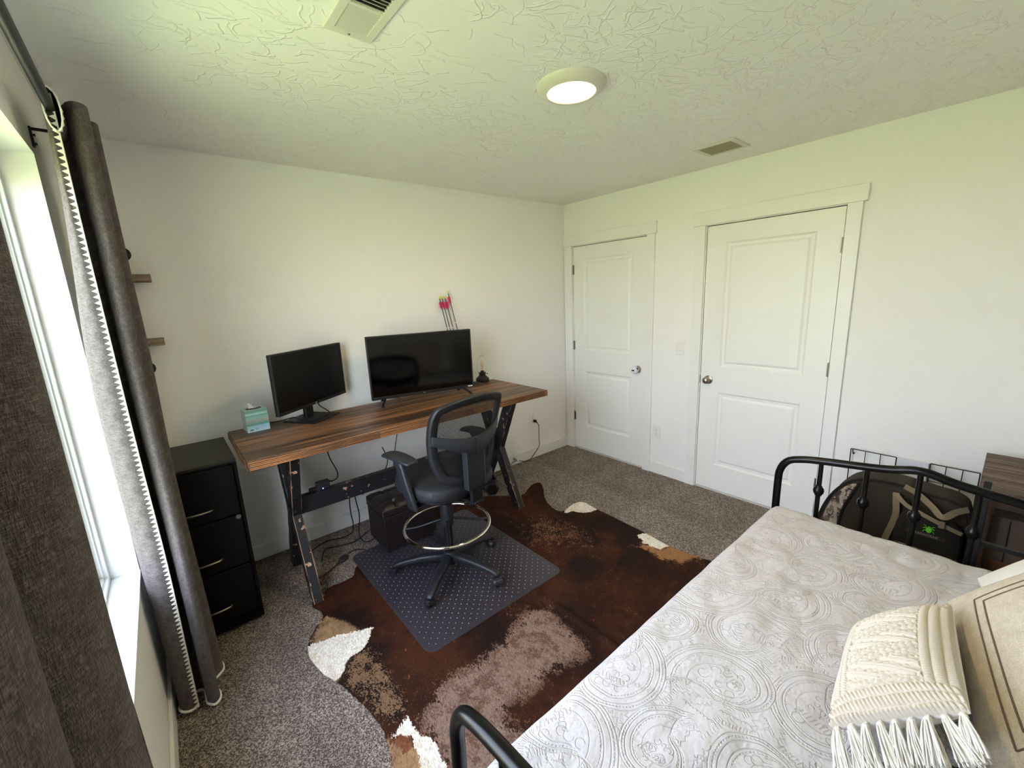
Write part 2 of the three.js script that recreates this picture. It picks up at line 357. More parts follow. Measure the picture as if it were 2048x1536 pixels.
function outlet(label, pos, turn) {
  const t = thing('wall_outlet', label, 'outlet', pos, turn);
  mesh('plate', bx(-0.037, 0.037, -0.059, 0.059, 0, 0.006, 0.003), M.plastic, t);
  for (const s of [-1, 1]) {
    const r = mesh('receptacle', new THREE.CylinderGeometry(0.0165, 0.0165, 0.004, 20).rotateX(Math.PI / 2).translate(0, s * 0.0195, 0.0065), M.plastic, t);
    mesh('slots', join([bx(-0.0075, -0.0055, s * 0.0195, s * 0.0195 + 0.009, 0.008, 0.0092), bx(0.0055, 0.0075, s * 0.0195, s * 0.0195 + 0.008, 0.008, 0.0092), bx(-0.002, 0.002, s * 0.0195 - 0.01, s * 0.0195 - 0.006, 0.008, 0.0092)]), M.dark, r);
  }
}
outlet('white wall outlet low between the two doors, nothing plugged in', [0, 0.383, 1.06], -Math.PI / 2);
outlet('white wall outlet right of the desk with a black plug in it', [-0.508, 0.402, 0], 0);
{
  const t = thing('power_cable', 'black power cable hanging from the outlet right of the desk', 'cable');
  mesh('plug', join([bx(-0.507, -0.481, 0.37, 0.394, 0.0105, 0.04, 0.006), rod([-0.494, 0.38, 0.035], [-0.482, 0.362, 0.045], 0.007, 0.004)]), M.cable, t);
  mesh('sheath', tube([[-0.483, 0.364, 0.044], [-0.47, 0.33, 0.05], [-0.466, 0.25, 0.045], [-0.462, 0.17, 0.04], [-0.462, 0.12, 0.04], [-0.52, 0.07, 0.045], [-0.61, 0.012, 0.05], [-0.68, 0.02, 0.05], [-0.78, 0.05, 0.04], [-0.88, 0.03, 0.06], [-1.0, 0.008, 0.1], [-1.2, 0.006, 0.1]], 0.0035, 80, 6), M.cable, t);
  const s = thing('door_stop', 'small spring door stop on the baseboard right of the desk', 'door stop', [-0.775, 0.063, BT]);
  mesh('spring', join([rod([0, 0, 0.0005], [0, 0, 0.05], 0.006), rod([0, 0, 0], [0, 0, 0.006], 0.012)]), M.nickel, s);
  mesh('tip', rod([0, 0, 0.05], [0, 0, 0.066], 0.0085), M.plastic, s);
}
// ───────────────────────── curtains, rod ─────────────────────────
const RX = -3.342, RY = 2.205;
{
  const t = thing('curtain_rod', 'black metal curtain rod above the window on a wall bracket', 'curtain rod');
  mesh('pole', rod([RX, RY, 0.5], [RX, RY, 3.3], 0.0125, 0.0125, 20), M.blackSatin, t);
  mesh('bracket', join([bx(W, RX, RY - 0.004, RY + 0.004, 0.836, 0.844), bx(W, W + 0.006, RY - 0.055, RY + 0.006, 0.832, 0.848), rod([RX - 0.001, RY - 0.02, 0.84], [RX - 0.001, RY, 0.84], 0.006), rod([W + 0.001, RY - 0.018, 0.84], [W + 0.012, RY - 0.018, 0.84], 0.004), rod([W + 0.001, RY - 0.045, 0.84], [W + 0.012, RY - 0.045, 0.84], 0.004)]), M.blackSatin, t);
  mesh('finial', new THREE.SphereGeometry(0.024, 20, 14).translate(RX, RY, 0.49), M.blackSatin, t);
}
function curtainSheet(prof, y0, y1, flare, nu, nv) {   // prof: plan of the folds (x, z) from the leading edge on
  const c = new THREE.CatmullRomCurve3(prof.map(([x, z]) => V(x, 0, z)), false, 'centripetal');
  const L = c.getLength();
  return grid(nu, nv, (u, v) => {
    const p = c.getPointAt(u), y = lerp(y1, y0, v);
    const k = flare(u, v);
    const wob = (vn(u * 9, v * 3, 1 << 20, 31) - 0.5) * 0.012 * smoothstep(v, 0.05, 0.4);
    const tuck = p.x < -3.345 && u < 0.4 && p.z < 2 ? (p.x + 3.345) * -0.72 * (1 - smoothstep(v, 0.02, 0.45)) : 0;
    return [Math.max(p.x + k[0] + wob + tuck, W + 0.004), y, p.z + k[1] + wob * 0.6, u * L, y];
  });
}
function lace(points, dir) {   // crochet edging: a cord with teeth along it, points from top to bottom; dir(v) = where the teeth point
  const c = new THREE.CatmullRomCurve3(points.map((p) => V(...p))), L = c.getLength(), n = Math.round(L / 0.0185), gs = [new THREE.TubeGeometry(c, n, 0.0024, 6)];
  for (let i = 0; i < n; i++) {
    const a = c.getPointAt((i + 0.1) / n), b = c.getPointAt((i + 0.9) / n), m = c.getPointAt((i + 0.5) / n), d = dir((i + 0.5) / n);
    const tip = m.clone().addScaledVector(d, 0.0145), th = V(0, 0, 0).crossVectors(b.clone().sub(a), d).normalize().multiplyScalar(0.0022);
    const tri = (s) => [a.clone().addScaledVector(th, s), b.clone().addScaledVector(th, s), tip.clone().addScaledVector(th, s)];
    const A = tri(1), B = tri(-1), pos = [];
    const T = (p, q, r) => pos.push(...p.toArray(), ...q.toArray(), ...r.toArray());
    T(A[0], A[1], A[2]); T(B[1], B[0], B[2]);
    for (let k = 0; k < 3; k++) { const k2 = (k + 1) % 3; T(A[k], B[k], B[k2]); T(A[k], B[k2], A[k2]); }
    const g = new THREE.BufferGeometry(); g.setAttribute('position', new THREE.Float32BufferAttribute(pos, 3)); g.computeVertexNormals(); gs.push(g);
  }
  return join(gs);
}
{
  const prof = [[-3.334, 1.075], [-3.362, 1.08], [-3.392, 1.06], [-3.402, 1.03], [-3.385, 0.995], [-3.345, 0.985], [-3.322, 0.99], [-3.308, 1.025], [-3.288, 1.045], [-3.268, 1.03], [-3.262, 0.99], [-3.28, 0.95], [-3.29, 0.915], [-3.272, 0.89], [-3.253, 0.87], [-3.25, 0.83], [-3.275, 0.775], [-3.315, 0.755], [-3.34, 0.725], [-3.32, 0.69], [-3.29, 0.68], [-3.275, 0.66]];
  const flare = (u, v) => [smoothstep(v, 0.45, 1) * (u > 0.5 ? 0.02 : 0.008), smoothstep(v, 0.3, 1) * (u < 0.3 ? -0.045 : 0.02)];
  const t = thing('curtain', 'grey-brown linen curtain with white crochet edging, gathered beside the filing cabinet', 'curtain');
  const y0 = 0.022, y1 = 2.245;
  mesh('panel', curtainSheet(prof, y0, y1, flare, 220, 60), M.curtain, t);
  const edge = []; for (let i = 0; i <= 24; i++) { const v = i / 24, k = flare(0, v), w = (vn(0, v * 3, 1 << 20, 31) - 0.5) * 0.012 * smoothstep(v, 0.05, 0.4); edge.push([-3.334 + k[0] + w, lerp(y1, y0, v), 1.0775 + k[1] + w * 0.6]); }
  mesh('lace_trim', lace(edge, () => V(-0.97, 0, 0.24).normalize()), M.lace, t).userData.label = 'white crochet edging with pointed teeth';
  const hem = [], c = new THREE.CatmullRomCurve3(prof.map(([x, z]) => V(x, 0, z)), false, 'centripetal');
  for (let i = 0; i <= 90; i++) { const u = i / 90, p = c.getPointAt(u), k = flare(u, 1), w = (vn(u * 9, 3, 1 << 20, 31) - 0.5) * 0.012; hem.push([Math.max(p.x + k[0] + w, W + 0.006), y0, p.z + k[1] + w * 0.6]); }
  const hc = new THREE.CatmullRomCurve3(hem.map((p) => V(...p))), beads = [], nb = 110;
  for (let i = 0; i < nb; i++) { const p = hc.getPointAt((i + 0.5) / nb); beads.push(new THREE.SphereGeometry(0.0062, 7, 5).translate(p.x, p.y + 0.001, p.z)); }
  mesh('hem_trim', join(beads), M.lace, t);
  // pocket end round the rod, edged with lace
  const ring = []; for (let i = 0; i <= 28; i++) { const a = Math.PI / 2 - i / 28 * 2 * Math.PI; ring.push([RX + 0.006 + 0.018 * Math.cos(a), RY - 0.01 + 0.056 * Math.sin(a), 1.1 + 0.01 * Math.sin(a)]); }
  mesh('rod_pocket', grid(28, 10, (u, v) => { const a = Math.PI / 2 - u * 2 * Math.PI, z = lerp(1.1, 0.66, v), w = 1 + 0.16 * Math.sin(v * 34) * v; return [RX + 0.006 + 0.018 * w * Math.cos(a), RY - 0.01 + 0.056 * Math.sin(a), z + 0.01 * Math.sin(a), u * 0.25, z]; }), M.curtain, t);
  mesh('pocket_trim', lace(ring, (v) => V(0.1, 0.1, -1).normalize()), M.lace, t);
}
{
  const prof = [[-3.3, 2.40], [-3.335, 2.43], [-3.345, 2.47], [-3.315, 2.5], [-3.283, 2.525], [-3.272, 2.56], [-3.29, 2.6], [-3.325, 2.63], [-3.315, 2.67], [-3.28, 2.69], [-3.266, 2.73], [-3.285, 2.78], [-3.32, 2.81], [-3.305, 2.85], [-3.275, 2.875], [-3.268, 2.92], [-3.29, 2.97], [-3.33, 3.0], [-3.32, 3.05], [-3.28, 3.08], [-3.275, 3.12], [-3.31, 3.16], [-3.34, 3.19]];
  const flare = (u, v) => [smoothstep(v, 0.4, 1) * 0.012, smoothstep(v, 0.4, 1) * (u < 0.2 ? -0.02 : 0)];
  const t = thing('curtain', 'dark grey-brown linen curtain hanging close on the window side nearest the viewer', 'curtain');
  mesh('panel', curtainSheet(prof, 0.022, 2.245, flare, 240, 60), M.curtain, t);
  mesh('rod_pocket', grid(24, 10, (u, v) => { const a = u * 2 * Math.PI, z = lerp(2.4, 3.22, v); return [RX + 0.012 + 0.024 * Math.cos(a), RY - 0.004 + 0.05 * Math.sin(a), z, u * 0.25, z]; }), M.curtain, t);
}
// ───────────────────────── wall shelf on pipes ─────────────────────────
{
  const t = thing('pipe_shelf', 'wooden wall shelf on black iron pipes, half hidden behind the curtain', 'shelf');
  for (const y of [1.464, 1.786]) mesh('shelf_board', boxUV(bx(-3.41, -3.19, y - 0.028, y + 0.005, 0.012, 0.165, 0.002), 4), M.shelfWood, t);
  const px = -3.282;
  mesh('pipe', join([rod([px, 1.31, 0.075], [px, 1.9, 0.075], 0.0105), rod([px, 1.31, 0.075], [px, 1.31, 0.006], 0.0105), rod([px, 1.9, 0.075], [px, 1.9, 0.006], 0.0105)]), M.blackSatin, t);
  for (const y of [1.31, 1.9]) { mesh('flange', join([rod([px, y, 0], [px, y, 0.007], 0.034, 0.034, 20), rod([px, y, 0.005], [px, y, 0.02], 0.017)]), M.blackSatin, t); mesh('elbow', new THREE.SphereGeometry(0.0165, 14, 10).translate(px, y, 0.075), M.blackSatin, t); }
  for (const y of [1.42, 1.495, 1.74, 1.815]) mesh('collar', rod([px, y - 0.01, 0.075], [px, y + 0.01, 0.075], 0.0165, 0.0165, 14), M.blackSatin, t);
}
// ───────────────────────── filing cabinet ─────────────────────────
{
  const x0 = -3.396, x1 = -3.022, z0 = 0.152, z1 = 0.622, h = 0.893, w = x1 - x0;
  const t = thing('filing_cabinet', 'black metal three-drawer filing cabinet between the curtain and the desk', 'cabinet', [x0, 0, z0]);
  mesh('body', join([bx(0, w, 0.02, h - 0.012, 0, z1 - z0 - 0.018, 0.003), bx(0.004, w - 0.004, 0.0, 0.03, 0.01, z1 - z0 - 0.03)]), M.cabinet, t);
  mesh('top', bx(0, w, h - 0.014, h, 0, z1 - z0, 0.003), M.cabinetTop, t);
  mesh('front_frame', join([bx(0, 0.014, 0.02, h - 0.014, z1 - z0 - 0.018, z1 - z0, 0.002), bx(w - 0.014, w, 0.02, h - 0.014, z1 - z0 - 0.018, z1 - z0, 0.002), bx(0.014, w - 0.014, 0.02, 0.06, z1 - z0 - 0.018, z1 - z0 - 0.002)]), M.cabinet, t);
  const ys = [0.066, 0.34, 0.61, 0.872];
  for (let k = 0; k < 3; k++) {
    const zf = z1 - z0 - 0.004;
    const d = mesh('drawer', bx(0.017, w - 0.017, ys[k], ys[k + 1] - 0.006, zf - 0.014, zf, 0.004), M.cabinet, t);
    const y = [0.145, 0.405, 0.668][k];
    mesh('handle', tube([[w / 2 - 0.06, y, zf], [w / 2 - 0.045, y + 0.002, zf + 0.016], [w / 2, y + 0.003, zf + 0.022], [w / 2 + 0.045, y + 0.002, zf + 0.016], [w / 2 + 0.06, y, zf]], 0.0055, 30, 8), M.nickel, d);
  }
  mesh('lock', join([new THREE.CylinderGeometry(0.011, 0.011, 0.01, 20).rotateX(Math.PI / 2).translate(w - 0.032, 0.598, z1 - z0), bx(w - 0.033, w - 0.031, 0.594, 0.602, z1 - z0 + 0.0045, z1 - z0 + 0.0055)]), M.nickel, t);
}
// ───────────────────────── desk ─────────────────────────
const DT = 0.92;
{
  const x0 = -2.998, x1 = -1.088, z0 = 0.16, z1 = 0.82;
  const t = thing('desk', 'dark stained timber desk on chipped black sawhorse legs', 'desk', [x0, 0, z0]);
  const w = x1 - x0, d = z1 - z0;
  const top = mesh('tabletop', (() => { const g = boxUV(bx(0, w, DT - 0.044, DT, 0, d, 0.006)), uv = g.attributes.uv; for (let i = 0; i < uv.count; i++) uv.setXY(i, uv.getX(i) / 1.95, uv.getY(i) / 0.68); return g; })(), M.deskTop, t);
  // brushed edge: raised grain strips along the front and the ends
  mesh('edge_recess', join([bx(0.004, w - 0.004, DT - 0.0425, DT - 0.004, d - 0.004, d + 0.0004), bx(-0.0004, 0.004, DT - 0.0425, DT - 0.004, 0.004, d - 0.004), bx(w - 0.004, w + 0.0004, DT - 0.0425, DT - 0.004, 0.004, d - 0.004)]), std(0x1d120b, 0.8), top);
  for (let k = 0; k < 5; k++) {
    const y = DT - 0.0395 + k * 0.0078;
    const jag = (a, b, f) => tube(Array.from({ length: 25 }, (_, i) => { const q = i / 24; return f(lerp(a, b, q), (vn(q * 30, k * 7, 1 << 20, 44) - 0.5) * 0.0022); }), 0.0028, 72, 6);
    const g = boxUV(join([jag(0.006, w - 0.006, (x, j) => [x, y + j, d + 0.0008 + j]), jag(0.006, d - 0.006, (z, j) => [-0.0008 + j, y + j, z]), jag(0.006, d - 0.006, (z, j) => [w + 0.0008 + j, y + j, z])]), 1.6);
    mesh('edge_grain', g, M.deskEdge, top);
  }
  // sawhorse ends: two bent legs that meet at the waist, a cap under the top
  const zc = 0.44 - z0, half = (s) => [[s * 0.275, 0], [s * 0.185, 0], [s * -0.012, 0.40], [s * -0.012, 0.50], [s * 0.142, 0.845], [s * 0.235, 0.845], [s * 0.062, 0.447]];
  for (const X of [0.222, 1.708]) {
    for (const s of [-1, 1]) {
      const g = extrude(s > 0 ? half(1) : half(-1).reverse(), 0.048, 0.003); // (z,y) plane
      g.rotateY(-Math.PI / 2); // x->z, z->-x
      g.translate(X + 0.024, 0, zc);
      const leg = mesh('leg', boxUV(g), M.chippedBlack, t);
      // worn arrises: bare wood showing along the outer corners, wider and narrower
      for (const xx of [X - 0.0232, X + 0.0232]) {
        const P = [[0.275, 0.002], [0.062, 0.447], [0.235, 0.843]], list = [];
        for (let k = 0; k <= 40; k++) { const q = k / 20, i = Math.min(Math.floor(q), 1), f = q - i, r = 0.0003 + 0.0026 * smoothstep(vn(k * 0.45, xx * 99 + s * 7, 1 << 20, 52), 0.3, 0.8), y = lerp(P[i][1], P[i + 1][1], f), z = zc + s * (lerp(P[i][0], P[i + 1][0], f) - 0.0014); list.push([[xx - r, y, z], [xx, y, z - r], [xx + r, y, z], [xx, y, z + r]]); }
        mesh('worn_edge', rings(list), M.bareWood, leg);
      }
    }
    mesh('cap', boxUV(bx(X - 0.09, X + 0.09, 0.845, DT - 0.044, zc - 0.27, zc + 0.27, 0.003)), M.chippedBlack, t);
    mesh('bolt', rod([X - 0.034, 0.47, zc - 0.004], [X + 0.034, 0.47, zc - 0.004], 0.008, 0.008, 8), M.blackSatin, t);
  }
  mesh('crossbeam', boxUV(bx(0.248, 1.682, 0.425, 0.528, zc - 0.024, zc + 0.024, 0.004)), M.chippedBlack, t);
}
// ───────────────────────── on the desk ─────────────────────────
const plate = (name, parent, w, h, draw, px = 512) => { // flat print on a thin plate, face towards local +z
  const m = std(0xffffff, 0.5, { map: canvasTex(px, Math.max(16, Math.round(px * h / w)), draw) });
  return mesh(name, new THREE.PlaneGeometry(w, h), m, parent);
};
{ // computer monitor turned towards the chair
  const yaw = Math.atan2(0.59, 0.81), t = thing('computer_monitor', 'black computer monitor on a square stand at the left of the desk', 'monitor', [-2.54, DT, 0.275], yaw);
  const w = 0.594, h = 0.342, y0 = 0.092;
  mesh('housing', join([bx(-w / 2, w / 2, y0, y0 + h, -0.022, 0.0, 0.004), bx(-w / 2 + 0.05, w / 2 - 0.05, y0 + 0.03, y0 + h - 0.05, -0.045, -0.02, 0.012)]), M.blackPlastic, t);
  mesh('bezel', extrude([[-w / 2, y0], [w / 2, y0], [w / 2, y0 + h], [-w / 2, y0 + h]], 0.004, 0.001, [[[-w / 2 + 0.007, y0 + 0.017], [w / 2 - 0.007, y0 + 0.017], [w / 2 - 0.007, y0 + h - 0.007], [-w / 2 + 0.007, y0 + h - 0.007]]]), M.blackSatin, t);
  mesh('screen', bx(-w / 2 + 0.006, w / 2 - 0.006, y0 + 0.016, y0 + h - 0.006, 0, 0.002), M.screenMatt, t);
  const lg = plate('logo', t, 0.011, 0.011, (c, a, b) => { c.fillStyle = '#111'; c.fillRect(0, 0, a, b); c.fillStyle = '#d8d8dc'; c.beginPath(); c.arc(a / 2, b / 2, a * 0.48, 0, 7); c.fill(); c.fillStyle = '#111'; c.font = `italic bold ${a * 0.6}px sans-serif`; c.textAlign = 'center'; c.fillText('hp', a / 2, b * 0.68); }, 64);
  lg.position.set(0, y0 + 0.0085, 0.0046);
  const ns = mesh('stand_neck', join([bx(-0.035, 0.035, 0.004, y0 + 0.12, -0.075, -0.05, 0.008), bx(-0.045, 0.045, y0 + 0.08, y0 + 0.18, -0.06, -0.04, 0.005)]), M.blackSatin, t);
  mesh('stand_base', bx(-0.115, 0.115, 0, 0.008, -0.155, 0.075, 0.003), M.blackSatin, t);
}
{ // television
  const yaw = -Math.atan2(0.16, 0.72), t = thing('television', 'black flat television on two splayed feet, centre of the desk', 'television', [-1.822, DT, 0.33], yaw);
  const w = 0.737, h = 0.43, y0 = 0.034;
  mesh('housing', join([bx(-w / 2, w / 2, y0, y0 + h, -0.03, 0, 0.005), bx(-w / 2 + 0.06, w / 2 - 0.06, y0 + 0.01, y0 + h * 0.62, -0.07, -0.025, 0.015)]), M.blackPlastic, t);
  mesh('bezel', extrude([[-w / 2, y0], [w / 2, y0], [w / 2, y0 + h], [-w / 2, y0 + h]], 0.004, 0.001, [[[-w / 2 + 0.009, y0 + 0.02], [w / 2 - 0.009, y0 + 0.02], [w / 2 - 0.009, y0 + h - 0.009], [-w / 2 + 0.009, y0 + h - 0.009]]]), M.blackSatin, t);
  mesh('screen', bx(-w / 2 + 0.008, w / 2 - 0.008, y0 + 0.019, y0 + h - 0.008, 0, 0.002), M.screen, t);
  plate('logo', t, 0.03, 0.008, (c, a, b) => { c.fillStyle = '#0c0c0d'; c.fillRect(0, 0, a, b); c.fillStyle = '#d2d2d6'; c.font = `bold ${b * 1.0}px sans-serif`; c.textAlign = 'center'; c.fillText('TCL', a / 2, b * 0.86); }, 256).position.set(-0.01, y0 + 0.0095, 0.0046);
  plate('badge', t, 0.034, 0.008, (c, a, b) => { c.fillStyle = '#dcdce2'; c.fillRect(0, 0, a, b); c.fillStyle = '#2a2038'; c.font = `bold ${b * 0.8}px sans-serif`; c.textAlign = 'center'; c.fillText('Roku TV', a / 2, b * 0.8); }, 256).position.set(w / 2 - 0.028, y0 + 0.0095, 0.0046);
  for (const s of [-1, 1]) mesh('foot', join([rod([s * 0.27, y0 + 0.012, -0.015], [s * 0.315, 0.0075, 0.075], 0.008, 0.0065), rod([s * 0.27, y0 + 0.012, -0.015], [s * 0.285, 0.0075, -0.105], 0.008, 0.0065), bx(s * 0.315 - 0.009, s * 0.315 + 0.009, 0, 0.006, 0.062, 0.09, 0.002), bx(s * 0.285 - 0.009, s * 0.285 + 0.009, 0, 0.006, -0.118, -0.095, 0.002)]), M.blackSatin, t);
}
{ // tissue box with painted teal bands
  const t = thing('tissue_box', 'small teal and white striped tissue box on the left end of the desk', 'tissue box', [-2.864, DT, 0.24], 0.05);
  const bands = (c, a, b) => {
    const g = c.createLinearGradient(0, 0, 0, b);
    [[0, '#7fb9a6'], [0.1, '#8cc4b2'], [0.17, '#d9efe8'], [0.23, '#7fbfae'], [0.36, '#a8cfc2'], [0.5, '#b5b9b0'], [0.58, '#a2b7ac'], [0.66, '#5fae9a'], [0.7, '#8ecfc8'], [0.73, '#a9d6e2'], [0.85, '#bfe2ec'], [1, '#cfe9ee']].forEach(([p, k]) => g.addColorStop(p, k));
    c.fillStyle = g; c.fillRect(0, 0, a, b);
    for (let i = 0; i < 90; i++) { c.fillStyle = `rgba(${rnd() < 0.5 ? '255,255,255' : '60,140,120'},${rr(0.03, 0.14)})`; c.fillRect(rr(-40, a), rr(0, b * 0.7), rr(40, a), rr(1, 4)); }
  };
  const front = std(0xffffff, 0.5, { map: canvasTex(256, 280, (c, a, b) => { bands(c, a, b); c.fillStyle = '#3d5f7d'; c.beginPath(); c.moveTo(22, 258); c.quadraticCurveTo(46, 226, 72, 258); c.fill(); c.fillRect(90, 236, 26, 4); c.fillRect(92, 248, 34, 4); }) });
  const side = std(0xffffff, 0.5, { map: canvasTex(128, 140, bands) });
  const w = 0.113, h = 0.124;
  mesh('carton', bx(-w / 2, w / 2, 0, h, -w / 2, w / 2, 0.002), std(0xb9d6cf, 0.55), t);
  mesh('front_print', new THREE.PlaneGeometry(w - 0.002, h - 0.002).translate(0, h / 2, w / 2 + 0.0004), front, t);
  mesh('side_print', new THREE.PlaneGeometry(w - 0.002, h - 0.002).rotateY(Math.PI / 2).translate(w / 2 + 0.0004, h / 2, 0), side, t);
  mesh('opening', new THREE.CylinderGeometry(0.034, 0.034, 0.0012, 28).scale(1.15, 1, 0.8).translate(0, h + 0.0002, 0), std(0x2b3130, 0.8), t);
  mesh('tissue', grid(14, 10, (u, v) => { const a = (u - 0.5) * 1.1; return [-0.012 + 0.018 * Math.sin(a * 2.2) + 0.004 * Math.sin(v * 5), h - 0.012 + 0.042 * v + 0.004 * Math.sin(u * 7), 0.006 * Math.cos(u * 9) * v - 0.004]; }), std(0xf1f0ee, 0.9, { side: THREE.DoubleSide }), t);
  mesh('tissue', grid(14, 10, (u, v) => [0.012 + 0.013 * (u - 0.5) * 2, h - 0.01 + 0.024 * v * (1 - 0.5 * u), 0.008 * Math.sin(u * 8) * v], ), std(0xf1f0ee, 0.9, { side: THREE.DoubleSide }), t);
}
{ // oil-lamp style lamp with a glass dome and a bare bulb
  const t = thing('table_lamp', 'black squat lamp with clear glass dome, unlit, on the desk end', 'lamp', [-1.203, DT, 0.168]);
  mesh('base', lathe([[0, 0], [0.05, 0], [0.056, 0.004], [0.056, 0.02], [0.05, 0.03], [0.03, 0.048], [0.027, 0.052], [0.027, 0.068], [0.031, 0.069], [0.031, 0.075], [0.014, 0.076], [0.014, 0.09], [0, 0.09]], 40), M.blackSatin, t);
  mesh('wick_knob', join([rod([0.026, 0.061, 0.008], [0.04, 0.061, 0.013], 0.002), rod([0.04, 0.061, 0.013], [0.044, 0.061, 0.0145], 0.006)]), M.blackSatin, t);
  mesh('glass_dome', lathe([[0.029, 0.076], [0.036, 0.086], [0.04, 0.1], [0.04, 0.165], [0.036, 0.185], [0.024, 0.203], [0.019, 0.207], [0.017, 0.212], [0.0155, 0.2115], [0.0165, 0.206], [0.022, 0.2015], [0.0345, 0.1838], [0.0385, 0.1645], [0.0385, 0.1005], [0.0348, 0.0866], [0.0278, 0.0764]], 40), phys(0xffffff, 0.02, { transmission: 1, thickness: 0.002, ior: 1.45 }), t);
  const b = mesh('bulb', lathe([[0.006, 0.09], [0.008, 0.098], [0.014, 0.115], [0.0155, 0.135], [0.013, 0.152], [0.006, 0.163], [0, 0.165]], 24), phys(0xfff4e6, 0.02, { transmission: 1, thickness: 0 }), t);
  mesh('filament', tube([[-0.003, 0.092, 0], [-0.005, 0.12, 0.003], [-0.002, 0.145, 0], [0.002, 0.12, -0.003], [0.004, 0.145, 0.001], [0.004, 0.12, 0.001], [0.003, 0.092, 0]], 0.0006, 40, 5), std(0x9a6a4a, 0.4, { metalness: 0.6 }), b);
}
{
  const t = thing('computer_mouse', 'small black mouse on the desk in front of the lamp', 'mouse', [-1.3, DT, 0.222], 0.5);
  mesh('shell', new THREE.SphereGeometry(1, 24, 14, 0, Math.PI * 2, 0, Math.PI / 2).scale(0.03, 0.02, 0.046), M.blackPlastic, t);
  mesh('wheel', rod([-0.004, 0.0185, -0.022], [0.004, 0.0185, -0.022], 0.004), M.blackSatin, t);
}
{ // four arrows standing on the desk behind the television
  const spots = [[-1.469, 1.627, -1.415], [-1.445, 1.627, -1.388], [-1.416, 1.626, -1.358], [-1.387, 1.665, -1.322]];
  const words = ['leftmost of the four pink-fletched arrows behind the television', 'second from the left of the four pink-fletched arrows behind the television', 'third from the left of the four arrows, right beside the tallest', 'tallest pink-fletched arrow, rightmost of the four behind the television'];
  spots.forEach(([x, y, xb], i) => {
    const zb = 0.172, A = V(xb, DT + 0.002, zb), B = V(x, y, 0.016), d = B.clone().sub(A), L = d.length();
    const t = thing('arrow', words[i], 'arrow', A.toArray(), 0, 'arrows leaning on the wall behind the television');
    t.quaternion.setFromUnitVectors(V(0, 1, 0), d.normalize());
    mesh('shaft', join([rod([0, 0.02, 0], [0, L - 0.016, 0], 0.0034, 0.0034, 10), rod([0, 0, 0], [0, 0.024, 0], 0.0008, 0.0036, 10)]), std(0x1c1b1d, 0.35), t);
    const sh = mesh('label_band', rod([0, L - 0.26, 0], [0, L - 0.25, 0], 0.0036, 0.0036, 10), std(0xd9d5d0, 0.5), t);
    mesh('nock', join([rod([0, L - 0.018, 0], [0, L - 0.006, 0], 0.0036), bx(-0.0035, -0.0012, L - 0.006, L, -0.003, 0.003), bx(0.0012, 0.0035, L - 0.006, L, -0.003, 0.003)]), std(0xe6ee3a, 0.5), t);
    for (let k = 0; k < 3; k++) mesh('vane', extrude([[0.003, L - 0.105], [0.013, L - 0.088], [0.0145, L - 0.055], [0.012, L - 0.045], [0.003, L - 0.045]], 0.0012).translate(0, 0, -0.0006).rotateY(0.5 + i * 0.7 + k * 2.0944), std(0xe0246e, 0.55), t);
  });
}
// ───────────────────────── under the desk ─────────────────────────
{
  const t = thing('power_adapter', 'black adapter with a blue light resting on the desk crossbeam', 'adapter', [-2.6, 0.5285, 0.435], 0.0);
  mesh('housing', join([bx(-0.045, 0.03, 0, 0.05, -0.02, 0.02, 0.006), bx(-0.085, -0.04, 0.004, 0.024, -0.012, 0.012, 0.005), rod([0.028, 0.036, 0], [0.05, 0.03, 0], 0.008, 0.004)]), M.blackPlastic, t);
  mesh('indicator_light', new THREE.SphereGeometry(0.0028, 10, 8).translate(-0.012, 0.01, 0.0205), new THREE.MeshStandardMaterial({ color: 0x99aaff, emissive: 0x5a6cff, emissiveIntensity: 6 }), t);
}
const cable = (label, pts, r = 0.0035, extra) => { const t = thing('cable', label, 'cable'); mesh('cord', tube(pts, r, pts.length * 9, 6), M.cable, t); if (extra) extra(t); return t; };
cable('black cable dropping from the desk to the adapter on the crossbeam', [[-2.5, 0.87, 0.2], [-2.525, 0.7, 0.33], [-2.505, 0.6, 0.39], [-2.515, 0.565, 0.42], [-2.55, 0.557, 0.431]]);
cable('thin black cable hanging down behind the desk beside the chair', [[-1.93, 0.94, 0.13], [-1.932, 0.87, 0.12], [-1.945, 0.7, 0.09], [-1.99, 0.5, 0.08], [-2.03, 0.3, 0.1], [-2.0, 0.12, 0.12], [-2.05, 0.012, 0.16], [-2.2, 0.006, 0.15]]);
cable('black cable looping from under the crossbeam towards the ottoman', [[-2.37, 0.45, 0.39], [-2.372, 0.4, 0.385], [-2.35, 0.385, 0.37], [-2.25, 0.42, 0.32], [-2.18, 0.46, 0.31], [-2.14, 0.54, 0.3], [-2.13, 0.6, 0.2]]);
cable('black cable falling from the beam and curling left across the carpet', [[-2.43, 0.5, 0.385], [-2.425, 0.35, 0.3], [-2.4, 0.2, 0.2], [-2.37, 0.06, 0.12], [-2.39, 0.01, 0.13], [-2.46, 0.006, 0.14], [-2.55, 0.006, 0.11], [-2.64, 0.006, 0.14], [-2.72, 0.006, 0.2]], 0.0038);
cable('black cable falling from the beam and turning right under the ottoman', [[-2.41, 0.5, 0.388], [-2.4, 0.36, 0.34], [-2.37, 0.2, 0.28], [-2.38, 0.06, 0.26], [-2.37, 0.012, 0.29], [-2.34, 0.006, 0.32], [-2.28, 0.006, 0.3], [-2.2, 0.006, 0.3]], 0.0038);
cable('black cable wandering along the carpet beside the left desk leg', [[-2.26, 0.006, 0.16], [-2.32, 0.006, 0.2], [-2.42, 0.006, 0.25], [-2.53, 0.006, 0.22], [-2.59, 0.006, 0.2], [-2.62, 0.006, 0.25], [-2.655, 0.006, 0.33]], 0.0038);
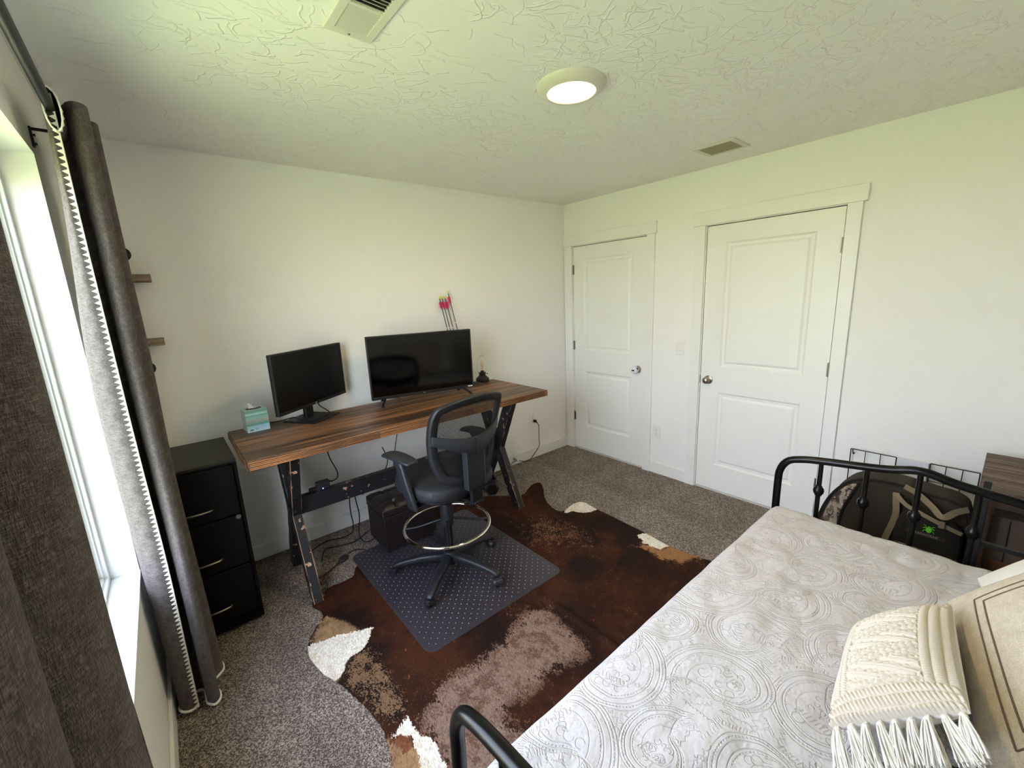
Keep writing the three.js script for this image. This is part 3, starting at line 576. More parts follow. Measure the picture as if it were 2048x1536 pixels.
cable('black cable on the carpet with an oval inline switch', [[-2.73, 0.006, 0.49], [-2.66, 0.006, 0.47], [-2.6, 0.008, 0.44], [-2.54, 0.014, 0.405], [-2.5, 0.012, 0.37], [-2.45, 0.006, 0.35], [-2.41, 0.006, 0.38], [-2.385, 0.006, 0.44], [-2.33, 0.006, 0.47]], 0.0038, (t) => mesh('inline_switch', new THREE.SphereGeometry(1, 24, 16).scale(0.042, 0.014, 0.027).rotateY(0.7).translate(-2.54, 0.015, 0.405), M.blackPlastic, t));
cable('black cable coiled round the monitor stand on the desk', [[-2.52, 1.05, 0.2], [-2.5, 0.98, 0.19], [-2.46, 0.935, 0.24], [-2.52, 0.931, 0.31], [-2.6, 0.932, 0.335], [-2.64, 0.935, 0.29], [-2.66, 0.94, 0.22], [-2.74, 0.93, 0.2], [-2.79, 0.926, 0.17], [-2.84, 0.926, 0.12]], 0.004);
{ // hex dumbbell
  const t = thing('dumbbell', 'black rubber hex dumbbell on the floor by the right desk leg', 'dumbbell', [-1.25, 0.0085, 0.262], -0.55);
  const R = 0.06;
  for (const s of [-1, 1]) mesh('head', join([new THREE.CylinderGeometry(R, R, 0.07, 6, 1), new THREE.CylinderGeometry(R * 0.78, R, 0.014, 6, 1).translate(0, 0.042, 0), new THREE.CylinderGeometry(R, R * 0.78, 0.014, 6, 1).translate(0, -0.042, 0)].map((g) => { const h = g.toNonIndexed(); h.computeVertexNormals(); return h; })).rotateY(Math.PI / 6).rotateX(Math.PI / 2).translate(0, R * 0.866, s * 0.1), std(0x111113, 0.42), t);
  mesh('grip', rod([0, R * 0.866, -0.06], [0, R * 0.866, 0.06], 0.015, 0.015, 16), M.nickel, t);
}
{ // tufted storage ottoman
  const x0 = -2.31, z0 = 0.265, w = 0.37, d = 0.3, h = 0.335;
  const t = thing('ottoman', 'dark brown tufted leather cube ottoman under the desk', 'ottoman', [x0, 0.0085, z0], -0.03);
  mesh('body', join([bx(0.004, w - 0.004, 0.012, h - 0.085, 0.004, d - 0.004, 0.008)]), M.leather, t);
  for (const [x, z] of [[0.03, 0.03], [w - 0.03, 0.03], [0.03, d - 0.03], [w - 0.03, d - 0.03]]) mesh('foot', rod([x, 0, z], [x, 0.014, z], 0.016), M.dark, t);
  const btn = []; for (const a of [0.28, 0.72]) for (const b of [0.28, 0.72]) btn.push([a, b]);
  const hgt = (u, v) => { const e = Math.min(u, 1 - u, v, 1 - v); let y = 0.03 * (1 - Math.pow(1 - clamp(e / 0.22, 0, 1), 2.4)); for (const [a, b] of btn) { const q = Math.hypot(u - a, v - b); y -= 0.024 * Math.exp(-q * q / 0.0045); } for (const a of [0.28, 0.72]) y -= 0.008 * (Math.exp(-Math.pow((u - a) / 0.025, 2)) + Math.exp(-Math.pow((v - a) / 0.025, 2))); return y; };
  const lid = mesh('lid', join([bx(0, w, h - 0.082, h - 0.03, 0, d, 0.012), grid(48, 48, (u, v) => [lerp(0.003, w - 0.003, u), h - 0.034 + hgt(u, 1 - v), lerp(d - 0.003, 0.003, v)])]), M.leather, t);
  for (const [a, b] of btn) mesh('button', new THREE.SphereGeometry(0.011, 14, 8).scale(1, 0.5, 1).translate(a * w, h - 0.034 + hgt(a, b) + 0.002, b * d), M.leather, lid);
  mesh('piping', tube([[0.002, h - 0.082, 0.002], [w - 0.002, h - 0.082, 0.002], [w - 0.002, h - 0.082, d - 0.002], [0.002, h - 0.082, d - 0.002]], 0.003, 80, 6, true, 0.02), M.leather, t);
}
// ───────────────────────── cowhide and chair mat ─────────────────────────
const P2 = (s) => s.trim().split(/\s+/).map((p) => p.split(',').map(Number));   // "x,z x,z ..." plan points in centimetres
const hideOutline = P2('-279.5,67.5 -274.8,68.5 -271.3,62.4 -263.5,62.3 -256,61.7 -251,54 -245,50 -232,44 -212,36 -190,27 -168,22 -150,26 -143.3,30.6 -132,40 -124.3,46.9 -113.9,54.6 -104,50 -95,46.5 -88.5,48 -93,57 -103.7,70 -111.7,86.2 -111.2,95.7 -94.2,94.2 -88.9,97 -89.9,112.3 -91.1,140.1 -92.1,155.7 -94.2,173.7 -92.4,190.7 -89.9,201.5 -90,225 -98,246 -120,262 -150,258 -180,268 -205,258 -232,262 -255,240 -272,232 -279,212 -276,196 -283.1,177.2 -281.2,170.3 -280,161 -281,151.1 -283.2,140.6 -285.8,130.4 -289.7,119.9 -291.7,107.6 -290.1,97.7 -285,89.9 -278.7,82.1 -281.1,71.5');
const hidePatch = {
  tan: P2('-278.7,82 -285,90 -290,98 -292.5,107.6 -290.5,120 -286.5,129.7 -283.5,141.6 -281.4,152 -279.7,162.3 -285,177 -279,196 -280,214 -266,212 -270,190 -274.6,173 -279,168.2 -278.9,164.2 -280.7,150.2 -285,130.5 -284.4,126 -274.2,115.6 -266,113 -269.4,102.4 -272.7,93.6'),
  taupe: P2('-187.6,156.6 -202,153 -215,160 -232.6,163.3 -246.6,159.2 -254.6,160 -259.7,165.6 -266.5,167.7 -272,164.7 -268,177 -268.7,190 -266,215 -240,222 -236,205 -248,190 -238.2,185.1 -225,189.6 -219,187.2 -207,188.2 -197.8,193.6 -190.9,195.3 -192.5,184 -190.7,171.6'),
  white1: P2('-261.5,109.8 -266.7,106.8 -272.5,105.1 -277.6,102.2 -283,100.6 -289.3,98.4 -293,99 -293.5,107.6 -291.5,120 -286,128.2 -283.4,127.1 -281.5,122.9 -277.4,119.1 -271.2,118.4 -267.5,116.8 -266,112'),
  white2: P2('-270.1,163.2 -276.7,165.1 -278.7,167.5 -275.6,168.2 -273.3,172.3 -273.7,178 -275,186 -274,196 -269.5,196 -267.6,182.4 -268.8,175.3 -270.9,169.2'),
  white3: P2('-112.9,98.4 -98,92.5 -86,95.5 -88,113.3 -99.7,111.3 -104.6,101.3'),
  white4: P2('-98.2,153.3 -88,156 -90,173.7 -102,172.5 -102.6,160.9'),
  tan2: P2('-90,173.7 -88,192 -102.7,190.7 -108.8,182 -109.5,167 -110.3,160 -102.6,160.9 -102,172.5'),
  dark: P2('-275,118.1 -268.9,120.4 -268,139.7 -268.2,160.3 -270.8,162.7 -277.5,163.4 -280,150.2 -284,130.5 -282.3,126.6'),
  spot: P2('-279,167.7 -276,167.3 -273.3,172.3 -274.2,175.6 -277.2,176.7 -279.5,172.8'),
  streak: P2('-137.9,86.4 -122.8,97.1 -116.2,111.7 -122,135.5 -135.1,139.3 -140.5,124.4 -155.7,116.3 -153.2,105.5'),
};
{
  const X0 = -3.0, Z0 = 0.15, SX = 2.2, SZ = 2.6, N = 1024;    // plan window that the print covers
  const masks = {};
  for (const [k, pts] of Object.entries(hidePatch)) {
    const c = document.createElement('canvas'); c.width = c.height = N; const g = c.getContext('2d');
    g.fillStyle = '#000'; g.fillRect(0, 0, N, N); g.fillStyle = '#fff'; g.beginPath();
    pts.forEach(([x, z], i) => { const a = (x / 100 - X0) / SX * N, b = (z / 100 - Z0) / SZ * N; i ? g.lineTo(a, b) : g.moveTo(a, b); }); g.fill();
    const d = g.getImageData(0, 0, N, N).data; let m = new Float32Array(N * N); for (let i = 0; i < N * N; i++) m[i] = d[i * 4] / 255;
    const R = { taupe: 26, streak: 30, tan2: 14, tan: 12, dark: 10 }[k] ?? 3;
    for (let pass = 0; pass < 2; pass++) { // running-mean blur, both ways
      for (const st of [1, N]) { const o = new Float32Array(N * N), ls = st === 1 ? N : 1; for (let l = 0; l < N; l++) { let s = 0; for (let i = -R; i < N + R; i++) { if (i + R < N) s += m[l * ls + (i + R) * st] ?? 0; if (i - R - 1 >= 0) s -= m[l * ls + (i - R - 1) * st]; if (i >= 0 && i < N) o[l * ls + i * st] = s / (2 * R + 1); } } m = o; }
    }
    masks[k] = m;
  }
  const at = (k, x, z) => { const a = clamp(Math.round((x - X0) / SX * N), 0, N - 1), b = clamp(Math.round((z - Z0) / SZ * N), 0, N - 1); return masks[k][b * N + a]; };
  const C = { base: [44, 21, 10], deep: [25, 12, 8], red: [62, 31, 15], tan: [172, 138, 100], taupe: [128, 104, 90], white: [226, 216, 202] };
  const map = tex(1536, 1536, (u, v) => {
    const x = X0 + u * SX, z = Z0 + v * SZ;
    const st = fbm(x * 330 + z * 110, z * 120 - x * 40, 1 << 18, 2, 210), sp = fbm(x * 260, z * 170, 1 << 18, 2, 220), lo = fbm(x * 4, z * 4, 1 << 14, 3, 230), md = fbm(x * 30, z * 30, 1 << 16, 3, 240);
    const wx = x + (md - 0.5) * 0.035 + (sp - 0.5) * 0.016, wz = z + (fbm(x * 22 + 9, z * 22, 1 << 16, 3, 250) - 0.5) * 0.035 + (st - 0.5) * 0.02;
    let c = mix3(C.base, C.red, smoothstep(lo * 0.7 + md * 0.3, 0.42, 0.72)); c = mix3(c, C.deep, smoothstep(1 - lo, 0.48, 0.75) * 0.8);
    const n = 0.45 * md + 0.3 * sp + 0.25 * st;
    const edge = (k, a, soft = 0.12) => smoothstep(at(k, wx, wz) + (n - 0.5) * a, 0.5 - soft, 0.5 + soft);
    c = mix3(c, C.tan, edge('tan', 0.9, 0.2) * (0.6 + 0.4 * md));
    c = mix3(c, mix3(C.taupe, [84, 60, 48], smoothstep(0.6 * md + 0.4 * sp, 0.46, 0.7) * 0.85), edge('taupe', 1.5, 0.14));
    c = mix3(c, [138, 98, 66], smoothstep(at('streak', wx, wz) * 0.75 + (st - 0.5) * 1.9 + (md - 0.5) * 0.9, 0.62, 0.95) * 0.75);
    c = mix3(c, [158, 114, 76], edge('tan2', 1.6, 0.25) * 0.9);
    c = mix3(c, C.deep, edge('dark', 1.1, 0.12) * 0.9);
    c = mix3(c, C.tan, smoothstep(at('dark', x, z) * (0.2 + md) + sp * 1.3 - 1.05, 0, 0.25) * 0.6);
    for (const k of ['white1', 'white2', 'white3', 'white4']) c = mix3(c, mix3(C.white, [206, 186, 160], smoothstep(md, 0.5, 0.8) * 0.6), edge(k, 0.5, 0.1));
    c = mix3(c, [112, 66, 40], edge('spot', 1.2, 0.2) * 0.85);
    const k = 0.82 + 0.36 * st; return [c[0] * k, c[1] * k, c[2] * k];
  });
  map.wrapS = map.wrapT = THREE.ClampToEdgeWrapping;
  const fur = tex(512, 512, (u, v) => 255 * (0.6 * fbm(u * 60, v * 180, 180, 2, 260) + 0.4 * vn(u * 200, v * 200, 200, 261)), false);
  fur.repeat.set(4, 4);
  const mat = phys(0xffffff, 0.85, { specularIntensity: 0.35, map, bumpMap: fur, bumpScale: 0.0015 });
  const ol = new THREE.CatmullRomCurve3(hideOutline.map(([x, z]) => V(x / 100, 0, -z / 100)), true, 'centripetal').getPoints(260).map((p) => [p.x + (rnd() - 0.5) * 0.004, p.y, p.z + (rnd() - 0.5) * 0.004]);
  const t = thing('cowhide_rug', 'brown and white cowhide rug spread over the carpet', 'rug');
  const g = plain(extrude(ol.slice(0, -1).map((p) => [p[0], p[2]]), 0.007, 0.002).rotateX(-Math.PI / 2)), p = g.attributes.position, uv = g.attributes.uv;
  for (let i = 0; i < p.count; i++) uv.setXY(i, (p.getX(i) - X0) / SX, (p.getZ(i) - Z0) / SZ);
  mesh('hide', g, mat, t);
  // crease where the hide was folded
  const ridge = (pts, wd, h) => grid(40, 6, (u, v) => { const q = new THREE.CatmullRomCurve3(pts.map((a) => V(...a))), c = q.getPoint(u), x = c.x + (v - 0.5) * wd, y = 0.0072 + h * Math.exp(-Math.pow((v - 0.5) * 4, 2)) * Math.min(1, u * 6, (1 - u) * 6) - 0.0005; return [x, y, c.z, (x - X0) / SX, (c.z - Z0) / SZ]; });
  mesh('fold_crease', plain(ridge([[-1.86, 0, 1.43], [-1.84, 0, 1.72], [-1.836, 0, 2.04], [-1.83, 0, 2.3]], 0.06, 0.014)), mat, t);
}
{ // clear plastic chair mat with gripper dimples
  const t = thing('chair_mat', 'translucent plastic chair mat under the drafting chair', 'mat', [-2.055, 0.0075, 0.925], 0.0);
  const hw = 0.443, hd = 0.515, r = 0.05, s = new THREE.Shape();
  s.moveTo(-hw + r, -hd); s.lineTo(hw - r, -hd); s.absarc(hw - r, -hd + r, r, -Math.PI / 2, 0); s.lineTo(hw, hd - r); s.absarc(hw - r, hd - r, r, 0, Math.PI / 2); s.lineTo(-hw + r, hd); s.absarc(-hw + r, hd - r, r, Math.PI / 2, Math.PI); s.lineTo(-hw, -hd + r); s.absarc(-hw + r, -hd + r, r, Math.PI, Math.PI * 1.5);
  const g = new THREE.ExtrudeGeometry(s, { depth: 0.002, bevelEnabled: true, bevelThickness: 0.0008, bevelSize: 0.0015, bevelSegments: 2, curveSegments: 10 }).rotateX(-Math.PI / 2);
  mesh('sheet', g, phys(0x7c747e, 0.3, { transmission: 0.82, thickness: 0, ior: 1.45 }), t);
  const stud = new THREE.SphereGeometry(0.0022, 6, 4), n = Math.floor((2 * hw - 0.06) / 0.0235), m = Math.floor((2 * hd - 0.06) / 0.0235), spots = [];
  for (let i = 0; i <= n; i++) for (let j = 0; j <= m; j++) if ((i + j) % 2 === 0) spots.push([-hw + 0.03 + i * 0.0235, -hd + 0.03 + j * 0.0235]);
  const im = new THREE.InstancedMesh(stud, std(0xb9b6b6, 0.4), spots.length); im.name = 'grip_dimples'; im.userData.kind = 'stuff';
  const M4 = new THREE.Matrix4(); spots.forEach(([x, z], i) => im.setMatrixAt(i, M4.makeTranslation(x, 0.0028, z)));
  im.castShadow = im.receiveShadow = true; t.add(im);
}
// ───────────────────────── drafting chair ─────────────────────────
{
  const t = thing('drafting_chair', 'black mesh-back drafting chair with chrome foot ring, at the desk', 'chair', [-2.09, 0.0103, 0.972], 0.12);
  const CL = (pts, n) => new THREE.CatmullRomCurve3(pts.map((p) => V(...p))).getPoints(n);
  // five-armed base
  mesh('base_hub', lathe([[0, 0.05], [0.04, 0.05], [0.048, 0.06], [0.05, 0.1], [0.044, 0.118], [0.03, 0.124], [0.03, 0.13], [0, 0.13]], 30), M.chairPlastic, t);
  for (let k = 0; k < 5; k++) {
    const a = (68.5 + 7 + 72 * k) * Math.PI / 180, cx = Math.cos(a), cz = Math.sin(a), list = [];
    const prof = [[0.03, 0.092, 0.03, 0.03], [0.1, 0.098, 0.028, 0.024], [0.18, 0.095, 0.025, 0.021], [0.25, 0.086, 0.022, 0.018], [0.3, 0.077, 0.02, 0.016], [0.326, 0.07, 0.0195, 0.014], [0.34, 0.064, 0.014, 0.009]];
    for (const [r, y, w, h] of prof) list.push(Array.from({ length: 16 }, (_, i) => { const q = i / 16 * 2 * Math.PI, s = Math.sign, e = (c) => s(c) * Math.pow(Math.abs(c), 0.75), dx = w * e(Math.cos(q)), dy = h * e(Math.sin(q)); return [cx * r - cz * dx, y + dy, cz * r + cx * dx]; }));
    const leg = mesh('base_leg', rings(list), M.chairPlastic, t);
    const ca = a + [0.9, 2.4, 0.4, 1.7, 2.9][k], ox = cx * 0.325, oz = cz * 0.325, dx = Math.cos(ca), dz = Math.sin(ca), off = 0.014;
    const c = mesh('caster', join([rod([ox, 0.03, oz], [ox, 0.066, oz], 0.0055), rod([ox + dx * off - dz * 0.011, 0.026, oz + dz * off + dx * 0.011], [ox + dx * off - dz * 0.025, 0.026, oz + dz * off + dx * 0.025], 0.026, 0.0235, 22), rod([ox + dx * off + dz * 0.011, 0.026, oz + dz * off - dx * 0.011], [ox + dx * off + dz * 0.025, 0.026, oz + dz * off - dx * 0.025], 0.026, 0.0235, 22), rod([ox + dx * off - dz * 0.012, 0.026, oz + dz * off + dx * 0.012], [ox + dx * off + dz * 0.012, 0.026, oz + dz * off - dx * 0.012], 0.019, 0.019, 18), bx(-0.012, 0.02, 0.036, 0.052, -0.021, 0.021, 0.007).rotateY(-ca).translate(ox, 0, oz)]), M.blackPlastic, leg);
  }
  mesh('column', join([rod([0, 0.12, 0], [0, 0.5, 0], 0.0255, 0.0255, 24), rod([0, 0.49, 0], [0, 0.545, 0], 0.03, 0.036, 24)]), M.blackSatin, t);
  const R = 0.247, ry = 0.3;
  const ringHub = mesh('foot_ring_hub', lathe([[0.0265, 0.3], [0.036, 0.3], [0.038, 0.31], [0.038, 0.4], [0.035, 0.404], [0.035, 0.43], [0.031, 0.436], [0.0265, 0.436]], 28), M.chairPlastic, t);
  mesh('foot_ring', new THREE.TorusGeometry(R, 0.0105, 12, 80).rotateX(Math.PI / 2).translate(0, ry, 0), M.chrome, t);
  for (let k = 0; k < 4; k++) { const a = 0.62 + k * Math.PI / 2, c = Math.cos(a), s = Math.sin(a); mesh('ring_spoke', tube([[c * 0.034, 0.335, s * 0.034], [c * 0.08, 0.326, s * 0.08], [c * 0.16, 0.308, s * 0.16], [c * (R - 0.003), ry + 0.002, s * (R - 0.003)]], 0.0075, 16, 8), M.blackSatin, t); }
  // seat: rounded cushion on a pan
  const loop = (w, d, y, n = 56, bow = 0) => Array.from({ length: n }, (_, i) => { const q = i / n * 2 * Math.PI, e = (c) => Math.sign(c) * Math.pow(Math.abs(c), 0.62), x = w * e(Math.cos(q)), z = d * e(Math.sin(q)); return [x, y + bow * (x / 0.24) ** 2, z + 0.01]; });
  mesh('seat_pan', rings([loop(0.2, 0.19, 0.545), loop(0.222, 0.21, 0.552), loop(0.226, 0.215, 0.566)].map((l) => l.slice().reverse())), M.blackPlastic, t);
  mesh('seat_cushion', boxUV(rings([loop(0.225, 0.212, 0.562), loop(0.242, 0.228, 0.57), loop(0.248, 0.233, 0.595), loop(0.246, 0.232, 0.625), loop(0.238, 0.224, 0.641), loop(0.2, 0.19, 0.65), loop(0.1, 0.1, 0.646)].map((l) => l.slice().reverse()))), M.seat, t);
  mesh('seat_welt', new THREE.TubeGeometry(new THREE.CatmullRomCurve3(loop(0.2405, 0.2265, 0.639).map((p) => V(...p)), true), 120, 0.003, 6, true), M.seat, t);
  mesh('tilt_mechanism', join([bx(-0.075, 0.075, 0.505, 0.548, -0.1, 0.12, 0.01), rod([0.06, 0.525, 0.02], [0.2, 0.52, 0.03], 0.006), bx(-0.03, 0.03, 0.528, 0.545, 0.1, 0.3, 0.004)]), M.blackSatin, t);
  // arms
  for (const s of [-1, 1]) {
    const list = [];
    for (const [y, zc, hw, th, x] of [[0.53, 0.075, 0.04, 0.012, 0.262], [0.6, 0.055, 0.038, 0.016, 0.268], [0.68, 0.03, 0.036, 0.018, 0.27], [0.75, 0.005, 0.036, 0.018, 0.27], [0.785, -0.012, 0.045, 0.02, 0.27]]) list.push(Array.from({ length: 16 }, (_, i) => { const q = i / 16 * 2 * Math.PI, e = (c) => Math.sign(c) * Math.pow(Math.abs(c), 0.6); return [s * x + th * e(Math.cos(q)), y, zc - hw * e(Math.sin(q))]; }));
    const post = mesh('arm_post', join([rings(list), bx(Math.min(s * 0.05, s * 0.27), Math.max(s * 0.05, s * 0.27), 0.53, 0.543, 0.045, 0.105, 0.004)]), M.chairPlastic, t);
    const pl = [];
    for (const [z, w, y, h] of [[0.125, 0.022, 0.797, 0.006], [0.115, 0.036, 0.799, 0.011], [0.07, 0.042, 0.802, 0.0135], [0, 0.044, 0.804, 0.0145], [-0.07, 0.043, 0.801, 0.014], [-0.115, 0.037, 0.794, 0.012], [-0.132, 0.022, 0.789, 0.007]]) pl.push(Array.from({ length: 18 }, (_, i) => { const q = i / 18 * 2 * Math.PI, e = (c) => Math.sign(c) * Math.pow(Math.abs(c), 0.7); return [s * 0.27 + w * e(Math.cos(q)), y + h * e(Math.sin(q)), z]; }));
    mesh('arm_pad', rings(pl), M.blackPlastic, post);
  }
  // back: hoop frame, mesh web, winged yoke, spine
  const yb = 0.645, yt = 1.105;
  const surf = (x, y) => { const q = (y - yb) / (yt - yb), zc = 0.235 + 0.075 * q - 0.03 * Math.sin(q * Math.PI); return zc - 0.9 * x * x * (1 - 0.35 * q); };
  const hoop = []; { // rounded outline, narrower at the foot
    const pts = [[0, yb], [0.09, yb + 0.004], [0.165, yb + 0.04], [0.208, yb + 0.12], [0.228, yb + 0.23], [0.236, yb + 0.34], [0.232, yt - 0.06], [0.214, yt - 0.018], [0.17, yt - 0.002], [0.08, yt + 0.012], [0, yt + 0.015]];
    for (const [x, y] of pts) hoop.push([x, y]); for (const [x, y] of pts.slice(1, -1).reverse()) hoop.push([-x, y]);
  }
  const hc = new THREE.CatmullRomCurve3(hoop.map(([x, y]) => V(x, y, 0)), true, 'centripetal'), HP = hc.getSpacedPoints(120).slice(0, -1);
  const ctr = V(0, 0.87, 0), frameRings = HP.map((p, i) => {
    const q = HP[(i + 1) % HP.length], o = HP[(i + HP.length - 1) % HP.length], tg = q.clone().sub(o).normalize(), inn = V(-tg.y, tg.x, 0); // inward normal (counter-clockwise outline)
    const w = 0.044, zf = (x, y) => surf(x, y);
    const a = p, b = p.clone().addScaledVector(inn, w);
    const za = zf(a.x, a.y), zb = zf(b.x, b.y);
    return [[a.x, a.y, za - 0.012], [a.x, a.y, za + 0.012], [lerp(a.x, b.x, 0.2), lerp(a.y, b.y, 0.2), lerp(za, zb, 0.2) + 0.018], [lerp(a.x, b.x, 0.8), lerp(a.y, b.y, 0.8), lerp(za, zb, 0.8) + 0.012], [b.x, b.y, zb + 0.004], [b.x, b.y, zb - 0.006], [lerp(a.x, b.x, 0.5), lerp(a.y, b.y, 0.5), lerp(za, zb, 0.5) - 0.014]].reverse();
  });
  mesh('back_frame', rings([...frameRings, frameRings[0]], false), M.chairPlastic, t);
  const net = tex(64, 64, (u, v) => { const a = Math.abs(((u * 2 + v) % 1) - 0.5), b = Math.abs(((u * 2 - v + 4) % 1) - 0.5); return Math.max(a, b) > 0.3 ? 255 : 0; }, false);
  const netMat = std(0x17181b, 0.75, { alphaMap: net, transparent: true, side: THREE.DoubleSide, alphaTest: 0.5 });
  const web = []; { const inner = HP.map((p) => { const d = ctr.clone().sub(p); return p.clone().addScaledVector(d, 0.03 / d.length()); }); const n = inner.length, pos = [], uv = [], idx = [], K = 8;
    for (let j = 0; j <= K; j++) for (let i = 0; i < n; i++) { const x = lerp(inner[i].x, 0, j / K), y = lerp(inner[i].y, 0.87, j / K); pos.push(x, y, surf(x, y)); uv.push(x / 0.0115, y / 0.016); }
    for (let j = 0; j < K; j++) for (let i = 0; i < n; i++) { const a = j * n + i, b = j * n + (i + 1) % n; idx.push(a, b, b + n, a, b + n, a + n); }
    const g = new THREE.BufferGeometry(); g.setAttribute('position', new THREE.Float32BufferAttribute(pos, 3)); g.setAttribute('uv', new THREE.Float32BufferAttribute(uv, 2)); g.setIndex(idx); g.computeVertexNormals(); web.push(g); }
  mesh('back_mesh', web[0], netMat, t);
  mesh('lumbar_pad', boxUV(grid(20, 10, (u, v) => { const x = lerp(-0.17, 0.17, u), y = lerp(0.66, 0.8, v); return [x, y, surf(x, y) - 0.008 - 0.012 * Math.sin(Math.PI * u) * Math.sin(Math.PI * v)]; })), M.seat, t);
  // yoke: a band from the spine that sweeps forward and up to both sides
  const band = (s) => { const list = []; for (let i = 0; i <= 20; i++) { const q = i / 20, x = s * lerp(0.0, 0.226, q), yc = lerp(0.862, 0.925, Math.pow(q, 1.6)), hh = lerp(0.042, 0.024, q), bow = 0.052 * Math.cos(q * Math.PI / 2), z = surf(x, yc) + 0.012 + bow, th = lerp(0.011, 0.007, q);
      list.push([[x, yc - hh, z + th], [x, yc + hh, z + th * 1.6], [x, yc + hh, z - th], [x, yc - hh, z - th]]); } return rings(s > 0 ? list : list.map((l) => l.slice().reverse())); };
  const yoke = mesh('back_yoke', join([band(1), band(-1)]), M.chairPlastic, t);
  mesh('spine', join([extrude([[-0.062, 0.625], [0.062, 0.625], [0.058, 0.75], [0.066, 0.84], [-0.066, 0.84], [-0.058, 0.75]], 0.03, 0.005).applyMatrix4(new THREE.Matrix4().makeShear(0, 0, 0, 0, 0, 0)).translate(0, 0, 0.268), bx(-0.068, -0.052, 0.622, 0.845, 0.262, 0.302, 0.004), bx(0.052, 0.068, 0.622, 0.845, 0.262, 0.302, 0.004)]), M.chairPlastic, t);
  mesh('spine_bracket', join([bx(-0.038, 0.038, 0.53, 0.66, 0.268, 0.29, 0.005), bx(-0.038, 0.038, 0.528, 0.546, 0.08, 0.29, 0.004)]), M.blackSatin, t);
}
// ───────────────────────── daybed ─────────────────────────
const BX0 = -2.862, BX1 = -1.02, BZ0 = 2.327, BZ1 = 3.297;
{
  const t = thing('daybed', 'black metal daybed frame with arched ends and knobbed spindles', 'bed');
  const zc = (BZ0 + BZ1) / 2;
  for (const X of [BX0, BX1]) {
    const end = mesh('end_frame', join([tube([[X, 0.0, BZ0], [X, 0.4, BZ0], [X, 0.66, BZ0], [X, 0.735, BZ0 + 0.006], [X, 0.785, BZ0 + 0.035], [X, 0.806, BZ0 + 0.085], [X, 0.82, BZ0 + 0.16], [X, 0.845, zc - 0.12], [X, 0.866, zc - 0.03], [X, 0.869, zc], [X, 0.866, zc + 0.03], [X, 0.845, zc + 0.12], [X, 0.82, BZ1 - 0.16], [X, 0.806, BZ1 - 0.085], [X, 0.785, BZ1 - 0.035], [X, 0.735, BZ1 - 0.006], [X, 0.66, BZ1], [X, 0.4, BZ1], [X, 0, BZ1]], 0.0165, 150, 14), rod([X, 0.33, BZ0], [X, 0.33, BZ1], 0.012)]), M.blackMetal, t);
    for (const s of [-2, -1, 0, 1, 2]) {
      const z = zc + s * 0.16, yTop = [0.872, 0.838, 0.82][Math.abs(s)] - 0.012;
      const sp = mesh('spindle', rod([X, 0.33, z], [X, yTop, z], 0.0095, 0.0095, 14), M.blackMetal, t);
      mesh('spindle_knob', lathe([[0.009, -0.026], [0.014, -0.022], [0.014, -0.017], [0.019, -0.012], [0.0215, 0], [0.019, 0.012], [0.014, 0.017], [0.014, 0.022], [0.009, 0.026]], 20).translate(X, 0.678, z), M.blackMetal, sp);
    }
    for (const z of [BZ0, BZ1]) mesh('foot_cap', rod([X, 0, z], [X, 0.03, z], 0.021, 0.019, 16), M.blackSatin, t);
  }
  mesh('side_rail', bx(BX0, BX1, 0.3, 0.36, BZ0 - 0.012, BZ0 + 0.004, 0.002).translate(0, 0, 0.012), M.blackMetal, t);
  mesh('side_rail', bx(BX0, BX1, 0.3, 0.36, BZ1 - 0.012, BZ1 + 0.004, 0.002), M.blackMetal, t);
  mesh('slat_deck', join(Array.from({ length: 9 }, (_, i) => { const x = lerp(BX0 + 0.1, BX1 - 0.1, i / 8); return bx(x - 0.02, x + 0.02, 0.335, 0.35, BZ0, BZ1); })), M.blackMetal, t).userData.kind = 'stuff';
}
